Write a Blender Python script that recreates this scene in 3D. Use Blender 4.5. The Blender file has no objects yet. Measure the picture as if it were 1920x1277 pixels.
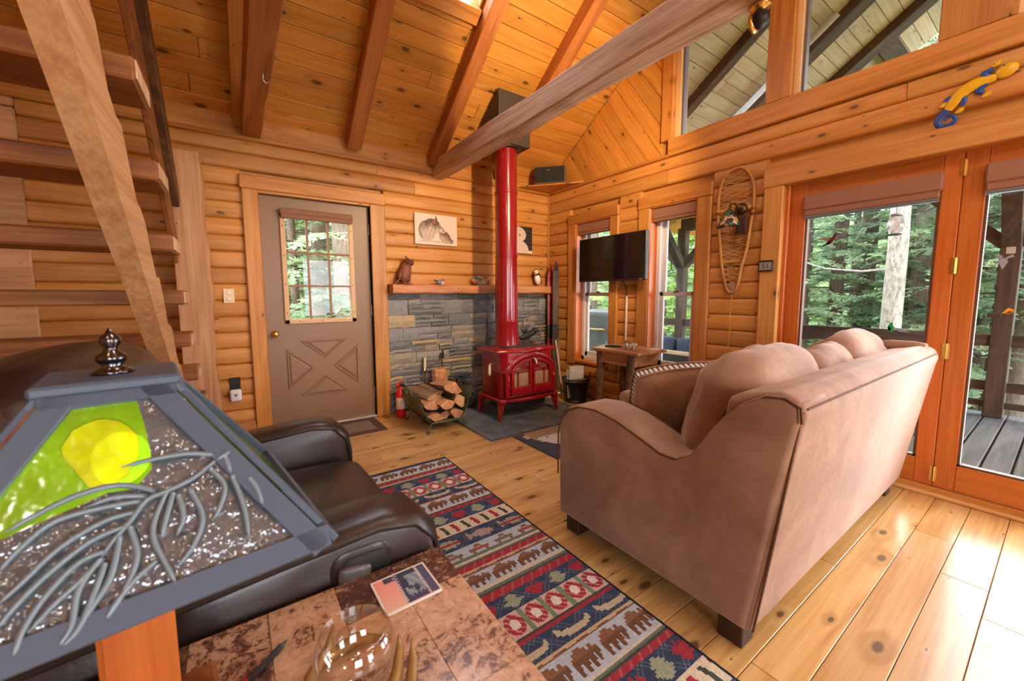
import bpy, bmesh, math, random
import numpy as np
from mathutils import Vector, Matrix
R = math.radians
random.seed(7)
sc = bpy.context.scene
col = sc.collection

# ------------------------------------------------------------------ camera
def cam_axes(yaw, pitch, roll):
    fw = Vector((math.sin(yaw)*math.cos(pitch), math.cos(yaw)*math.cos(pitch), math.sin(pitch)))
    r = Vector((math.cos(yaw), -math.sin(yaw), 0)); u = r.cross(fw)
    c, s = math.cos(roll), math.sin(roll)
    return c*r+s*u, -s*r+c*u, fw
_r, _u, _f = cam_axes(0.611958, -0.0964845, -0.0031189)
cd = bpy.data.cameras.new('camera'); cam = bpy.data.objects.new('camera', cd); col.objects.link(cam)
cam.matrix_world = Matrix(((_r.x, _u.x, -_f.x, -3.34), (_r.y, _u.y, -_f.y, -3.94), (_r.z, _u.z, -_f.z, 1.2), (0, 0, 0, 1)))
cd.sensor_fit = 'HORIZONTAL'; cd.sensor_width = 36; cd.lens = 739.7/1920*36
cd.shift_y = -(638.5-625.6)/1920; cd.clip_start = .02; cd.clip_end = 200
cd.dof.use_dof = True; cd.dof.focus_distance = 3.2; cd.dof.aperture_fstop = 6.3
sc.camera = cam
cy = sc.cycles
cy.max_bounces = 6; cy.diffuse_bounces = 3; cy.glossy_bounces = 3; cy.transmission_bounces = 4; cy.transparent_max_bounces = 10
cy.caustics_reflective = False; cy.caustics_refractive = False; cy.use_adaptive_sampling = True; cy.adaptive_threshold = .06
cy.sample_clamp_indirect = 6.; cy.use_light_tree = False; cy.adaptive_min_samples = 16
# ------------------------------------------------------------------ sky, light, exposure
w = bpy.data.worlds.new('overcast_sky'); sc.world = w; w.use_nodes = True
bg = w.node_tree.nodes['Background']; bg.inputs[0].default_value = (.90, .95, 1.0, 1); bg.inputs[1].default_value = 13.
sc.view_settings.view_transform = 'Standard'; sc.view_settings.look = 'None'
sc.view_settings.exposure = 0.12; sc.view_settings.gamma = 1.0
try: sc.view_settings.use_curve_mapping = False
except Exception: pass
def lamp(name, kind, loc, energy, color, size=.1, rot=None, **k):
    l = bpy.data.lights.new(name, kind); l.energy = energy; l.color = color
    if kind == 'AREA': l.shape = 'RECTANGLE'; l.size = size; l.size_y = k.get('sy', size)
    else: l.shadow_soft_size = size
    if kind == 'SPOT': l.spot_size = k.get('cone', R(120)); l.spot_blend = k.get('blend', .5)
    o = bpy.data.objects.new(name, l); col.objects.link(o); o.location = loc
    if rot: o.rotation_euler = rot
    if 'aim' in k: o.rotation_euler = (Vector(k['aim'])-Vector(loc)).to_track_quat('-Z', 'Y').to_euler()
    return o
WARM = (1.0, .74, .46)
SOFTW = (1.0, .88, .72)
# added fill point lights, no fixtures; added area light boosts daylight through glazed doors
lamp('ridge_fill_light', 'POINT', (-1.7, -4.2, 3.4), 48, SOFTW, .16)
lamp('loft_fill_light', 'POINT', (-4.0, -5.2, 3.1), 22, SOFTW, .14)
lamp('rear_fill_light', 'POINT', (-1.2, -6.1, 2.7), 50, SOFTW, .14)
lamp('glazed_door_fill', 'AREA', (.50, -4.1, 1.15), 125, (.92, .96, 1.0), 2.6, rot=(0, R(90), 0), sy=1.7)

# ------------------------------------------------------------------ materials
class NT:
    def __init__(s, name):
        s.m = bpy.data.materials.new(name); s.m.use_nodes = True
        s.t = s.m.node_tree; s.t.nodes.clear()
    def n(s, typ, ins=None, **p):
        nd = s.t.nodes.new(typ)
        for k, v in p.items(): setattr(nd, k, v)
        for k, v in (ins or {}).items():
            i = nd.inputs[k]
            if isinstance(v, bpy.types.NodeSocket): s.t.links.new(v, i)
            else: i.default_value = v
        return nd
    def math(s, op, a, b=0.0, c=None):
        d = {0: a, 1: b}
        if c is not None: d[2] = c
        return s.n('ShaderNodeMath', d, operation=op).outputs[0]
    def mix(s, f, a, b, mode='MIX'):
        nd = s.n('ShaderNodeMix', data_type='RGBA', blend_type=mode)
        for k, v in ((0, f), (6, a), (7, b)):
            if isinstance(v, bpy.types.NodeSocket): s.t.links.new(v, nd.inputs[k])
            else: nd.inputs[k].default_value = v if k == 0 else (tuple(v)+(1,))[:4]
        return nd.outputs[2]
    def ramp(s, f, stops, interp='LINEAR'):
        nd = s.n('ShaderNodeValToRGB', {0: f}); cr = nd.color_ramp; cr.interpolation = interp
        while len(cr.elements) < len(stops): cr.elements.new(.5)
        for e, (p, c) in zip(cr.elements, stops): e.position = p; e.color = (tuple(c)+(1,))[:4]
        return nd.outputs[0]
    def out(s, sh):
        s.n('ShaderNodeOutputMaterial', {0: sh}); return s.m
    def bsdf(s, color, rough=.5, metal=0., bump=None, bstr=.2, bdist=.01, **k):
        ins = {'Base Color': color if isinstance(color, bpy.types.NodeSocket) else (tuple(color)+(1,))[:4], 'Roughness': rough, 'Metallic': metal}
        ins.update(k)
        if bump is not None: ins['Normal'] = s.n('ShaderNodeBump', {'Height': bump, 'Strength': bstr, 'Distance': bdist}).outputs[0]
        return s.n('ShaderNodeBsdfPrincipled', ins).outputs[0]
    def coords(s, scale=(1, 1, 1), rnd=True, which='Object'):
        c = s.n('ShaderNodeTexCoord').outputs[which]
        if rnd:
            o = s.n('ShaderNodeObjectInfo').outputs['Random']
            off = s.n('ShaderNodeVectorMath', {0: o, 1: (31.3, 17.7, 23.1)}, operation='MULTIPLY').outputs[0]
            c = s.n('ShaderNodeVectorMath', {0: c, 1: off}, operation='ADD').outputs[0]
        return s.n('ShaderNodeVectorMath', {0: c, 1: scale}, operation='MULTIPLY').outputs[0]
    def noise(s, v, scale=5., detail=4., rough=.55, dist=0., out='Fac'):
        return s.n('ShaderNodeTexNoise', {'Vector': v, 'Scale': scale, 'Detail': detail, 'Roughness': rough, 'Distortion': dist}).outputs[out]

def srgb(r, g, b):
    f = lambda c: c/12.92 if c <= .04045 else ((c+.055)/1.055)**2.4
    return (f(r/255), f(g/255), f(b/255))
_cache = {}
def wood(name, light, base, dark, axis='X', knots=.5, rough=.42, var=.14, ring=1., rot=0., weather=0., spec=.5, rings=28., hue=.004, bscale=0.):
    key = (name, axis, rot)
    if key in _cache: return _cache[key]
    t = NT(name + '_' + axis.lower())
    al = {'X': 0, 'Y': 1, 'Z': 2}[axis]
    def sc3(a, c): v = [c, c, c]; v[al] = a; return tuple(v)
    tc = t.n('ShaderNodeTexCoord').outputs['Object']
    rn = t.n('ShaderNodeObjectInfo').outputs['Random']
    off = t.n('ShaderNodeVectorMath', {0: rn, 1: (37.3, 19.7, 23.1)}, operation='MULTIPLY').outputs[0]
    v = t.n('ShaderNodeVectorMath', {0: tc, 1: off}, operation='ADD').outputs[0]
    def sv(s): return t.n('ShaderNodeVectorMath', {0: v, 1: s}, operation='MULTIPLY').outputs[0]
    fine = t.noise(sv(sc3(2.2, 60)), 1., 2., .62, 0.)
    low = t.noise(sv(sc3(.55, 5.2)), 1., 1., .5, .5)
    xyz = t.n('ShaderNodeSeparateXYZ', {0: v}).outputs; ot = [i for i in range(3) if i != al]
    flat = t.n('ShaderNodeCombineXYZ', {0: t.math('MULTIPLY', xyz[al], 3.6), 1: t.math('MULTIPLY', t.math('ADD', xyz[ot[0]], xyz[ot[1]]), 8.2)}).outputs[0]
    vor = t.n('ShaderNodeTexVoronoi', {'Vector': flat, 'Scale': 1., 'Randomness': 1.}, feature='F1', voronoi_dimensions='2D')
    dist = vor.outputs['Distance']; cr = t.n('ShaderNodeSeparateColor', {0: vor.outputs['Color']}).outputs[0]
    rad = t.math('MAXIMUM', t.math('MULTIPLY', t.math('SUBTRACT', cr, 1-knots), .34), 0.0001)
    near = t.math('SUBTRACT', 1., t.n('ShaderNodeMapRange', {0: dist, 1: 0., 2: t.math('ADD', t.math('MULTIPLY', rad, 3.6), .02), 3: 0., 4: 1.}, interpolation_type='SMOOTHSTEP').outputs[0])
    has = t.math('GREATER_THAN', cr, 1-knots)
    near = t.math('MULTIPLY', near, has)
    core = t.math('MULTIPLY', t.math('SUBTRACT', 1., t.n('ShaderNodeMapRange', {0: dist, 1: t.math('MULTIPLY', rad, .55), 2: rad, 3: 0., 4: 1.}).outputs[0]), has)
    arg = t.math('ADD', t.math('MULTIPLY', low, rings), t.math('MULTIPLY', near, 5.))
    rg = t.math('MULTIPLY_ADD', t.math('SINE', arg), .5, .5)
    f = t.math('ADD', t.math('MULTIPLY', rg, .34*ring), t.math('MULTIPLY', fine, .75))
    c = t.ramp(f, [(.18, light), (.52, base), (.95, dark)])
    c = t.mix(t.math('MULTIPLY', near, .45), c, tuple(x*.62 for x in base))
    c = t.mix(t.math('MULTIPLY', core, .88), c, tuple(x*.16+.004 for x in base))
    if weather:
        wn = t.noise(sv((2, 2, 2)), 1., 4., .6)
        c = t.mix(t.math('MULTIPLY', wn, weather), c, (.2, .19, .18))
    val = t.math('MULTIPLY_ADD', rn, 2*var, 1-var)
    hs = t.n('ShaderNodeHueSaturation', {'Hue': t.math('MULTIPLY_ADD', t.math('FRACT', t.math('MULTIPLY', rn, 7.31)), 2*hue, .5-hue), 'Saturation': 1., 'Value': val, 'Color': c}).outputs[0]
    sh = t.bsdf(hs, rough, bump=f if bscale else None, bstr=.35, bdist=bscale, **{'Specular IOR Level': spec})
    _cache[key] = t.out(sh); return _cache[key]
def plain(name, color, rough=.5, metal=0., bump=0., bs=60., spec=.5, var=0., em=None, es=0., **k):
    if name in _cache: return _cache[name]
    t = NT(name); c = tuple(color)
    if var:
        nz = t.noise(t.coords(), 6., 4., .6)
        c = t.ramp(nz, [(.25, tuple(x*(1-var) for x in color)), (.75, tuple(min(1, x*(1+var)) for x in color))])
    b = t.noise(t.coords(rnd=False), bs, 3., .6) if bump else None
    kk = {'Specular IOR Level': spec}; kk.update(k)
    if em: kk['Emission Color'] = tuple(em)+(1,); kk['Emission Strength'] = es
    _cache[name] = t.out(t.bsdf(c, rough, metal, bump=b, bstr=bump, bdist=.004, **kk)); return _cache[name]
def glass(name, tint=(1, 1, 1), gloss=.07, rough=0.):
    if name in _cache: return _cache[name]
    t = NT(name)
    tr = t.n('ShaderNodeBsdfTransparent', {0: tuple(tint)+(1,)}).outputs[0]
    gl = t.n('ShaderNodeBsdfGlossy', {0: (1, 1, 1, 1), 'Roughness': rough}).outputs[0]
    lw = t.n('ShaderNodeLayerWeight', {0: .12}).outputs['Fresnel']
    f = t.math('MULTIPLY_ADD', lw, .5, gloss*.2)
    _cache[name] = t.out(t.n('ShaderNodeMixShader', {0: f, 1: tr, 2: gl}).outputs[0]); return _cache[name]
def painted(name, rough=.6, bump=0., bs=200., metal=0., spec=.3):
    """colour comes from the mesh's own 'print' colour attribute (flat print and weave)"""
    if name in _cache: return _cache[name]
    t = NT(name); a = t.n('ShaderNodeVertexColor', layer_name='print').outputs[0]
    b = t.noise(t.coords(rnd=False), bs, 2., .6) if bump else None
    _cache[name] = t.out(t.bsdf(a, rough, metal, bump=b, bstr=bump, bdist=.004, **{'Specular IOR Level': spec})); return _cache[name]

# pine colours
def pine(axis='X', **k): return wood('pine_log', srgb(212, 154, 86), srgb(194, 131, 63), srgb(154, 93, 40), axis, knots=.40, rough=.5, ring=.4, **k)
def pine_ceiling(axis='X'): return wood('pine_ceiling', srgb(216, 155, 80), srgb(198, 132, 55), srgb(156, 92, 34), axis, knots=.55, rough=.42, ring=.4)
def pine_floor(axis='X'): return wood('pine_floor', srgb(222, 182, 126), srgb(206, 160, 100), srgb(172, 120, 66), axis, knots=.5, rough=.24, ring=.8, var=.12, spec=.6, rings=22.)
def pine_trim(axis='X'): return wood('pine_trim', srgb(206, 145, 78), srgb(188, 123, 55), srgb(150, 90, 36), axis, knots=.24, rough=.45, ring=.7)
def fir(axis='Y', **k): return wood('fir_rafter', srgb(186, 122, 64), srgb(166, 100, 46), srgb(118, 66, 28), axis, knots=.2, rough=.55, ring=.8, **k)
def rough_beam(axis='Y'): return wood('rough_sawn_beam', srgb(214, 186, 166), srgb(186, 148, 124), srgb(120, 82, 62), axis, knots=.12, rough=.75, ring=.6, bscale=.006)
def door_wood(axis='Z'): return wood('varnished_door_wood', srgb(204, 120, 56), srgb(186, 98, 38), srgb(146, 68, 24), axis, knots=.04, rough=.35, ring=.3, var=.07)
def dark_timber(axis='Z'): return wood('dark_porch_timber', srgb(88, 70, 60), srgb(66, 52, 44), srgb(42, 32, 27), axis, knots=.1, rough=.75, var=.1)
def stair_wood(axis='X'): return wood('stair_oak', srgb(176, 116, 62), srgb(146, 90, 45), srgb(94, 53, 24), axis, knots=.2, rough=.6, ring=.6)
def pale_wood(axis='Z'): return wood('pale_live_edge', srgb(218, 174, 128), srgb(200, 150, 104), srgb(160, 110, 70), axis, knots=.2, rough=.6, ring=.7)
def grey_deck(axis='X'): return wood('weathered_deck', srgb(116, 118, 120), srgb(96, 98, 100), srgb(70, 72, 74), axis, knots=.12, rough=.8, ring=.9, hue=0.)
def grey_plank(axis='X'): return wood('grey_porch_plank', srgb(206, 188, 164), srgb(186, 166, 142), srgb(148, 128, 106), axis, knots=.3, rough=.7, ring=.5, hue=.003)
STEEL = lambda: plain('brushed_steel', (.55, .55, .55), .3, 1.)
BRASS = lambda: plain('brass', (.75, .5, .16), .25, 1.)
BLACK = lambda: plain('black_metal', (.012, .012, .013), .45)
WHITEV = lambda: plain('white_vinyl', (.72, .70, .74), .4)
GLASS = lambda: glass('window_glass')
# ------------------------------------------------------------------ geometry helpers
def V(*a): return Vector(a)
class MB:
    def __init__(s): s.v = []; s.f = []
    def add(s, vs, fs, M=None):
        o = len(s.v)
        s.v += [tuple(M @ Vector(p)) if M else tuple(p) for p in vs]
        s.f += [tuple(o+i for i in f) for f in fs]; return s
    def box(s, x0, x1, y0, y1, z0, z1, b=0., M=None):
        if x0 > x1: x0, x1 = x1, x0
        if y0 > y1: y0, y1 = y1, y0
        if z0 > z1: z0, z1 = z1, z0
        if b <= 0:
            vs = [(x, y, z) for x in (x0, x1) for y in (y0, y1) for z in (z0, z1)]
            return s.add(vs, [(0, 1, 3, 2), (4, 6, 7, 5), (0, 4, 5, 1), (2, 3, 7, 6), (0, 2, 6, 4), (1, 5, 7, 3)], M)
        b = min(b, (x1-x0)*.45, (y1-y0)*.45, (z1-z0)*.45)
        vs = []; ix = {}
        for i, x in enumerate((x0, x1)):
            for j, y in enumerate((y0, y1)):
                for k, z in enumerate((z0, z1)):
                    sx, sy, sz = (1, -1)[i], (1, -1)[j], (1, -1)[k]
                    ix[i, j, k] = len(vs)
                    vs += [(x, y+sy*b, z+sz*b), (x+sx*b, y, z+sz*b), (x+sx*b, y+sy*b, z)]
        q = lambda i, j, k, a: ix[i, j, k]+a
        fs = [(q(0,0,0,0), q(0,0,1,0), q(0,1,1,0), q(0,1,0,0)), (q(1,0,0,0), q(1,1,0,0), q(1,1,1,0), q(1,0,1,0)),
              (q(0,0,0,1), q(1,0,0,1), q(1,0,1,1), q(0,0,1,1)), (q(0,1,0,1), q(0,1,1,1), q(1,1,1,1), q(1,1,0,1)),
              (q(0,0,0,2), q(0,1,0,2), q(1,1,0,2), q(1,0,0,2)), (q(0,0,1,2), q(1,0,1,2), q(1,1,1,2), q(0,1,1,2))]
        for i in (0, 1):
            for j in (0, 1):
                fs.append((q(i,j,0,0), q(i,j,1,0), q(i,j,1,1), q(i,j,0,1)))
            for k in (0, 1): fs.append((q(i,0,k,0), q(i,1,k,0), q(i,1,k,2), q(i,0,k,2)))
        for j in (0, 1):
            for k in (0, 1): fs.append((q(0,j,k,1), q(1,j,k,1), q(1,j,k,2), q(0,j,k,2)))
        for c in ix.values(): fs.append((c, c+1, c+2))
        return s.add(vs, fs, M)
    def prism(s, poly, axis, a, b, M=None):
        n = len(poly)
        mk = {'X': lambda p, t: (t, p[0], p[1]), 'Y': lambda p, t: (p[0], t, p[1]), 'Z': lambda p, t: (p[0], p[1], t)}[axis]
        vs = [mk(p, a) for p in poly]+[mk(p, b) for p in poly]
        fs = [tuple(range(n)), tuple(range(2*n-1, n-1, -1))]+[(i, n+i, n+(i+1) % n, (i+1) % n) for i in range(n)]
        return s.add(vs, fs, M)
    def tube(s, pts, rad, n=8, cap=True, flat=1., M=None, closed=False):
        pts = [Vector(p) for p in pts]; m = len(pts)
        if not hasattr(rad, '__len__'): rad = [rad]*m
        vs = []; up = None
        for i, p in enumerate(pts):
            d = (pts[(i+1) % m if closed else min(i+1, m-1)]-pts[(i-1) % m if closed else max(i-1, 0)]).normalized()
            if up is None:
                up = Vector((0, 0, 1)) if abs(d.z) < .9 else Vector((1, 0, 0))
            a = (up - d*up.dot(d)).normalized(); up = a; bb = d.cross(a)
            for k in range(n):
                t = 2*math.pi*k/n
                vs.append(p+a*math.cos(t)*rad[i]*flat+bb*math.sin(t)*rad[i])
        fs = []
        for i in range(m if closed else m-1):
            j = (i+1) % m
            for k in range(n):
                k2 = (k+1) % n; fs.append((i*n+k, j*n+k, j*n+k2, i*n+k2))
        if cap and not closed: fs += [tuple(range(n))[::-1], tuple(range((m-1)*n, m*n))]
        return s.add(vs, fs, M)
    def lathe(s, prof, n=24, c=(0, 0, 0), axis='Z', M=None, sx=1., sy=1.):
        vs = []; fs = []
        for r, z in prof:
            for k in range(n):
                t = 2*math.pi*k/n; x, y = r*math.cos(t)*sx, r*math.sin(t)*sy
                p = {'Z': (x, y, z), 'Y': (x, z, y), 'X': (z, x, y)}[axis]
                vs.append((p[0]+c[0], p[1]+c[1], p[2]+c[2]))
        m = len(prof)
        for i in range(m-1):
            for k in range(n):
                k2 = (k+1) % n; fs.append((i*n+k, i*n+k2, (i+1)*n+k2, (i+1)*n+k))
        if prof[0][0] > 1e-6: fs.append(tuple(range(n))[::-1])
        if prof[-1][0] > 1e-6: fs.append(tuple(range((m-1)*n, m*n)))
        return s.add(vs, fs, M)
    def ball(s, c, r, n=12, sx=1., sy=1., sz=1., M=None):
        h = n//2
        return s.lathe([(max(1e-7, r*math.sin(math.pi*i/h)), -r*sz*math.cos(math.pi*i/h)) for i in range(h+1)], n, c, sx=sx, sy=sy, M=M)
    def beam(s, p0, p1, wd, ht, up=(0, 0, 1), b=0., ext=0.):
        p0, p1 = Vector(p0), Vector(p1); d = p1-p0; L = d.length; d.normalize()
        u = Vector(up); u = (u-d*u.dot(d)).normalized(); r = d.cross(u)
        M = Matrix(((d.x, r.x, u.x, p0.x), (d.y, r.y, u.y, p0.y), (d.z, r.z, u.z, p0.z), (0, 0, 0, 1)))
        return s.box(-ext, L+ext, -wd/2, wd/2, -ht/2, ht/2, b, M)
    def surf(s, fn, nu, nv, cu=False, cv=False, M=None):
        vs = [fn(i/(nu if cu else nu-1), j/(nv if cv else nv-1)) for i in range(nu) for j in range(nv)]
        fs = []
        for i in range(nu if cu else nu-1):
            for j in range(nv if cv else nv-1):
                i2, j2 = (i+1) % nu, (j+1) % nv
                fs.append((i*nv+j, i2*nv+j, i2*nv+j2, i*nv+j2))
        return s.add(vs, fs, M)
    def soft(s, sx, sy, sz, r, n=8, puff=(0, 0, 0), M=None, fn=None):
        """a rounded, puffed cushion block centred on the origin"""
        bm = bmesh.new(); bmesh.ops.create_cube(bm, size=2.)
        bmesh.ops.subdivide_edges(bm, edges=bm.edges[:], cuts=n, use_grid_fill=True)
        h = (sx/2, sy/2, sz/2); rr = [min(r, x) for x in h]
        vs = []
        for v in bm.verts:
            c = v.co; p = Vector((c.x*h[0], c.y*h[1], c.z*h[2]))
            q = Vector([max(-h[i]+rr[i], min(h[i]-rr[i], p[i])) for i in range(3)])
            d = p-q
            dn = Vector([d[i]/rr[i] if rr[i] > 0 else 0 for i in range(3)])
            if dn.length > 1e-9:
                dn.normalize(); p = q+Vector([dn[i]*rr[i] for i in range(3)])
            g = lambda t: max(0., 1-t*t)
            p.x += math.copysign(1, c.x)*abs(c.x)**2*puff[0]*g(c.y)*g(c.z)
            p.y += math.copysign(1, c.y)*abs(c.y)**2*puff[1]*g(c.x)*g(c.z)
            p.z += math.copysign(1, c.z)*abs(c.z)**2*puff[2]*g(c.x)*g(c.y)
            if fn: p = Vector(fn(p))
            vs.append(p)
        bm.verts.index_update()
        fs = [tuple(v.index for v in f.verts) for f in bm.faces]; bm.free()
        return s.add(vs, fs, M)
    def mesh(s, name, smooth=False, bevel=None, merge=False):
        me = bpy.data.meshes.new(name); me.from_pydata([tuple(p) for p in s.v], [], s.f)
        if bevel or merge:
            bm = bmesh.new(); bm.from_mesh(me)
            if merge: bmesh.ops.remove_doubles(bm, verts=bm.verts[:], dist=1e-5)
            bmesh.ops.recalc_face_normals(bm, faces=bm.faces[:])
            if bevel:
                es = [e for e in bm.edges if len(e.link_faces) == 2 and e.calc_face_angle(0) > R(bevel[2] if len(bevel) > 2 else 30)]
                bmesh.ops.bevel(bm, geom=es, offset=bevel[0], segments=bevel[1], profile=.5, affect='EDGES', clamp_overlap=True)
            bm.to_mesh(me); bm.free()
        if smooth: me.shade_smooth()
        me.update(); return me
    def build(s, name, mat, parent=None, smooth=False, bevel=None, loc=None, rz=None, M=None, angle=None, merge=False):
        me = s.mesh(name, smooth, bevel, merge)
        if mat: me.materials.append(mat)
        o = bpy.data.objects.new(name, me); col.objects.link(o)
        if parent: o.parent = parent
        if loc is not None: o.location = loc
        if rz is not None: o.rotation_euler = (0, 0, rz)
        if M is not None: o.matrix_local = M
        if angle: 
            me.shade_smooth()
            try: me.set_sharp_from_angle(angle=R(angle))
            except Exception: pass
        return o
def tag(o, label=None, cat=None, group=None, kind=None):
    if label: o['label'] = label
    if cat: o['category'] = cat
    if group: o['group'] = group
    if kind: o['kind'] = kind
    return o
def thing(name, label, cat, loc=(0, 0, 0), rz=0., group=None, kind=None):
    o = bpy.data.objects.new(name, None); col.objects.link(o); o.empty_display_size = .1
    o.location = loc; o.rotation_euler = (0, 0, rz)
    return tag(o, label, cat, group, kind)
def struct(name, label=None, loc=(0, 0, 0)):
    o = thing(name, label, None, loc); o['kind'] = 'structure'; return o
def dup(o, parent=None):
    c = o.copy(); col.objects.link(c); c.parent = parent
    for ch in o.children: dup(ch, c)
    return c
def box(name, mat, parent, x0, x1, y0, y1, z0, z1, b=.004): return MB().box(x0, x1, y0, y1, z0, z1, b).build(name, mat, parent)
def board(name, mat, parent, L, wd, th, loc, ax=None, b=.004, M=None):
    """one plank, its grain along local X"""
    o = MB().box(0, L, 0, wd, 0, th, b).build(name, mat, parent)
    o.matrix_local = Matrix.Translation(loc) @ (ax or Matrix.Identity(4)); return o
def axm(dx, dy, dz):
    dx, dy, dz = Vector(dx), Vector(dy), Vector(dz)
    return Matrix(((dx.x, dy.x, dz.x, 0), (dx.y, dy.y, dz.y, 0), (dx.z, dy.z, dz.z, 0), (0, 0, 0, 1)))
def printed(name, mat, parent, nx, ny, P, colour):
    """a flat printed or woven sheet: P(u,v) gives the point, colour(u,v) the thread or ink"""
    us = np.linspace(0, 1, nx+1); vs = np.linspace(0, 1, ny+1)
    verts = [P(u, v) for v in vs for u in us]
    faces = [(j*(nx+1)+i, j*(nx+1)+i+1, (j+1)*(nx+1)+i+1, (j+1)*(nx+1)+i) for j in range(ny) for i in range(nx)]
    me = bpy.data.meshes.new(name); me.from_pydata(verts, [], faces)
    at = me.color_attributes.new('print', 'FLOAT_COLOR', 'CORNER')
    cols = np.ones((ny*nx, 4, 4), dtype=np.float32)
    k = 0
    for j in range(ny):
        for i in range(nx):
            cols[k, :, :3] = colour((i+.5)/nx, (j+.5)/ny); k += 1
    at.data.foreach_set('color', cols.ravel()); me.materials.append(mat); me.update()
    o = bpy.data.objects.new(name, me); col.objects.link(o)
    if parent: o.parent = parent
    return o
def lettering(name, body, mat, parent, size, M, align='CENTER', ext=.0004):
    cu = bpy.data.curves.new(name, 'FONT'); cu.body = body; cu.size = size; cu.align_x = align; cu.align_y = 'CENTER'; cu.extrude = ext
    tmp = bpy.data.objects.new('tmp_text', cu); col.objects.link(tmp)
    dg = bpy.context.evaluated_depsgraph_get(); me = bpy.data.meshes.new_from_object(tmp.evaluated_get(dg))
    bpy.data.objects.remove(tmp); me.name = name; me.materials.clear(); me.materials.append(mat)
    o = bpy.data.objects.new(name, me); col.objects.link(o); o.parent = parent; o.matrix_local = M; return o
XAX = Matrix.Identity(4)
# ------------------------------------------------------------------ floor
random.seed(11)
XL, XR, YF, EAVE, TAN = -5.4, 0.0, -7.0, 2.60, .69
SA = math.atan(TAN); CA, SN = math.cos(SA), math.sin(SA)
floor = MB().box(XL, .14, -7.1, .1, -.09, -.03).build('floor', pine_floor('X')); tag(floor, 'knotty golden pine plank floor', kind='structure')
y = 0.0; row = 0
wd = [.135]*3
while y > -5.1:
    wdt = random.choice((.125, .135, .14, .15)) if y > -3.2 else .137
    if abs(y+3.28) < .08 and y > -3.4: wdt = abs(-3.418-y)
    x = XL + random.uniform(-.9, 0.)
    x0 = -5.0
    if row == 0: pass
    xs = []
    while x < .06:
        L = random.uniform(1.1, 2.5); xs.append((max(x, XL), min(x+L, .06))); x += L
    for a, b in xs:
        if b-a < .05: continue
        board('floorboard', pine_floor('X'), floor, b-a-.0015, wdt-.0022, .03, (a, y-wdt+.001, -.03+random.uniform(-.0004, .0004)), b=.0018)
    y -= wdt; row += 1
# ------------------------------------------------------------------ back wall (logs, stone facing)
LOGP = 0.131
def log_course(parent, name, a, b, z0, h, ax, mat, seam=.018):
    prof = [(.05, 0), (.012, 0), (-.001, .006), (-.007, .02), (-.010, h*.5), (-.007, h-.02), (-.001, h-.006), (.012, h), (.05, h)]
    m = MB(); n = len(prof); L = b-a
    vs = [(0, p[0], p[1]) for p in prof]+[(L, p[0], p[1]) for p in prof]
    fs = [tuple(range(n)), tuple(range(2*n-1, n-1, -1))]+[(i, n+i, n+(i+1) % n, (i+1) % n) for i in range(n)]
    m.add(vs, fs); o = m.build(name, mat, parent, angle=50)
    o.matrix_local = ax(a, z0); return o
wall_back = MB()
for b in ((XL-.1, -3.14, 0, 2.62), (-2.225, .14, 0, 2.62), (-3.14, -2.225, 2.05, 2.62)): wall_back.box(b[0], b[1], .045, .16, b[2], b[3])
wall_back = wall_back.build('wall_back', pine('X')); tag(wall_back, 'back wall of horizontal pine log siding', kind='structure')
bax = lambda a, z: Matrix.Translation((a, 0, z))
seamz = [.12+LOGP*k for k in range(-1, 18)]          # -.011 ... 2.35
def courses():
    for k in range(len(seamz)-1): yield max(0., seamz[k]), seamz[k+1]
    yield seamz[-1], 2.455
for z0, z1 in courses():
    if z1 <= .01: continue
    segs = []
    if z0 >= 2.16:
        j = random.uniform(-3.0, -1.6); segs = [(-4.4, j), (j+.003, -.012)]
    else:
        segs.append((-4.4, -3.242))
        if z0 >= 1.28: 
            segs.append((-2.098, -.012))
        elif z1 > 1.22: segs.append((-2.098, -.012))
    for a, b in segs: log_course(wall_back, 'log', a, b, z0, z1-z0, bax, pine('X'))
# wide pale slab boards at the far left, behind the stair
zz = 0.
while zz < 2.45:
    h = random.uniform(.34, .5)
    board('slab_board', pale_wood('X'), wall_back, 1.0, min(h, 2.45-zz)-.006, .03, (XL, -.03, zz), axm((1, 0, 0), (0, 0, 1), (0, -1, 0)) @ Matrix.Translation((0, 0, -.03)), b=.008)
    zz += h
# frieze and moulding under the rafters
box('frieze_board', pine_trim('X'), wall_back, XL, -.01, -.012, .04, 2.475, 2.63)
box('moulding', pine_trim('X'), wall_back, XL, -.01, -.035, .04, 2.445, 2.476, .008)
box('corner_moulding', pine_trim('Z'), wall_back, -.026, 0.0, -.026, 0., 1.32, 2.45, .006)
# stacked ledge stone
def stone_mat():
    if 'st' in _cache: return _cache['st']
    t = NT('ledge_stone'); rn = t.n('ShaderNodeObjectInfo').outputs['Random']
    c = t.ramp(rn, [(0, srgb(118, 122, 134)), (.2, srgb(146, 148, 156)), (.38, srgb(166, 164, 164)), (.5, srgb(128, 130, 140)), (.64, srgb(172, 162, 146)), (.76, srgb(150, 152, 160)), (.88, srgb(200, 178, 140)), (1, srgb(210, 186, 144))], 'CONSTANT')
    v = t.coords((1, 1, 1)); nz = t.noise(v, 22, 6, .65); st = t.noise(t.coords((4, 4, 26)), 1.5, 5, .6)
    c = t.mix(t.math('MULTIPLY', nz, .55), c, (.07, .068, .068)); c = t.mix(t.math('MULTIPLY', st, .3), c, (.3, .27, .22))
    h = t.math('ADD', nz, st)
    _cache['st'] = t.out(t.bsdf(c, .85, bump=h, bstr=.9, bdist=.012)); return _cache['st']
MB().box(-2.098, -.012, 0., .05, 0, 1.225).build('mortar_bed', plain('mortar', (.05, .048, .045), .9), wall_back)
random.seed(5)
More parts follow.
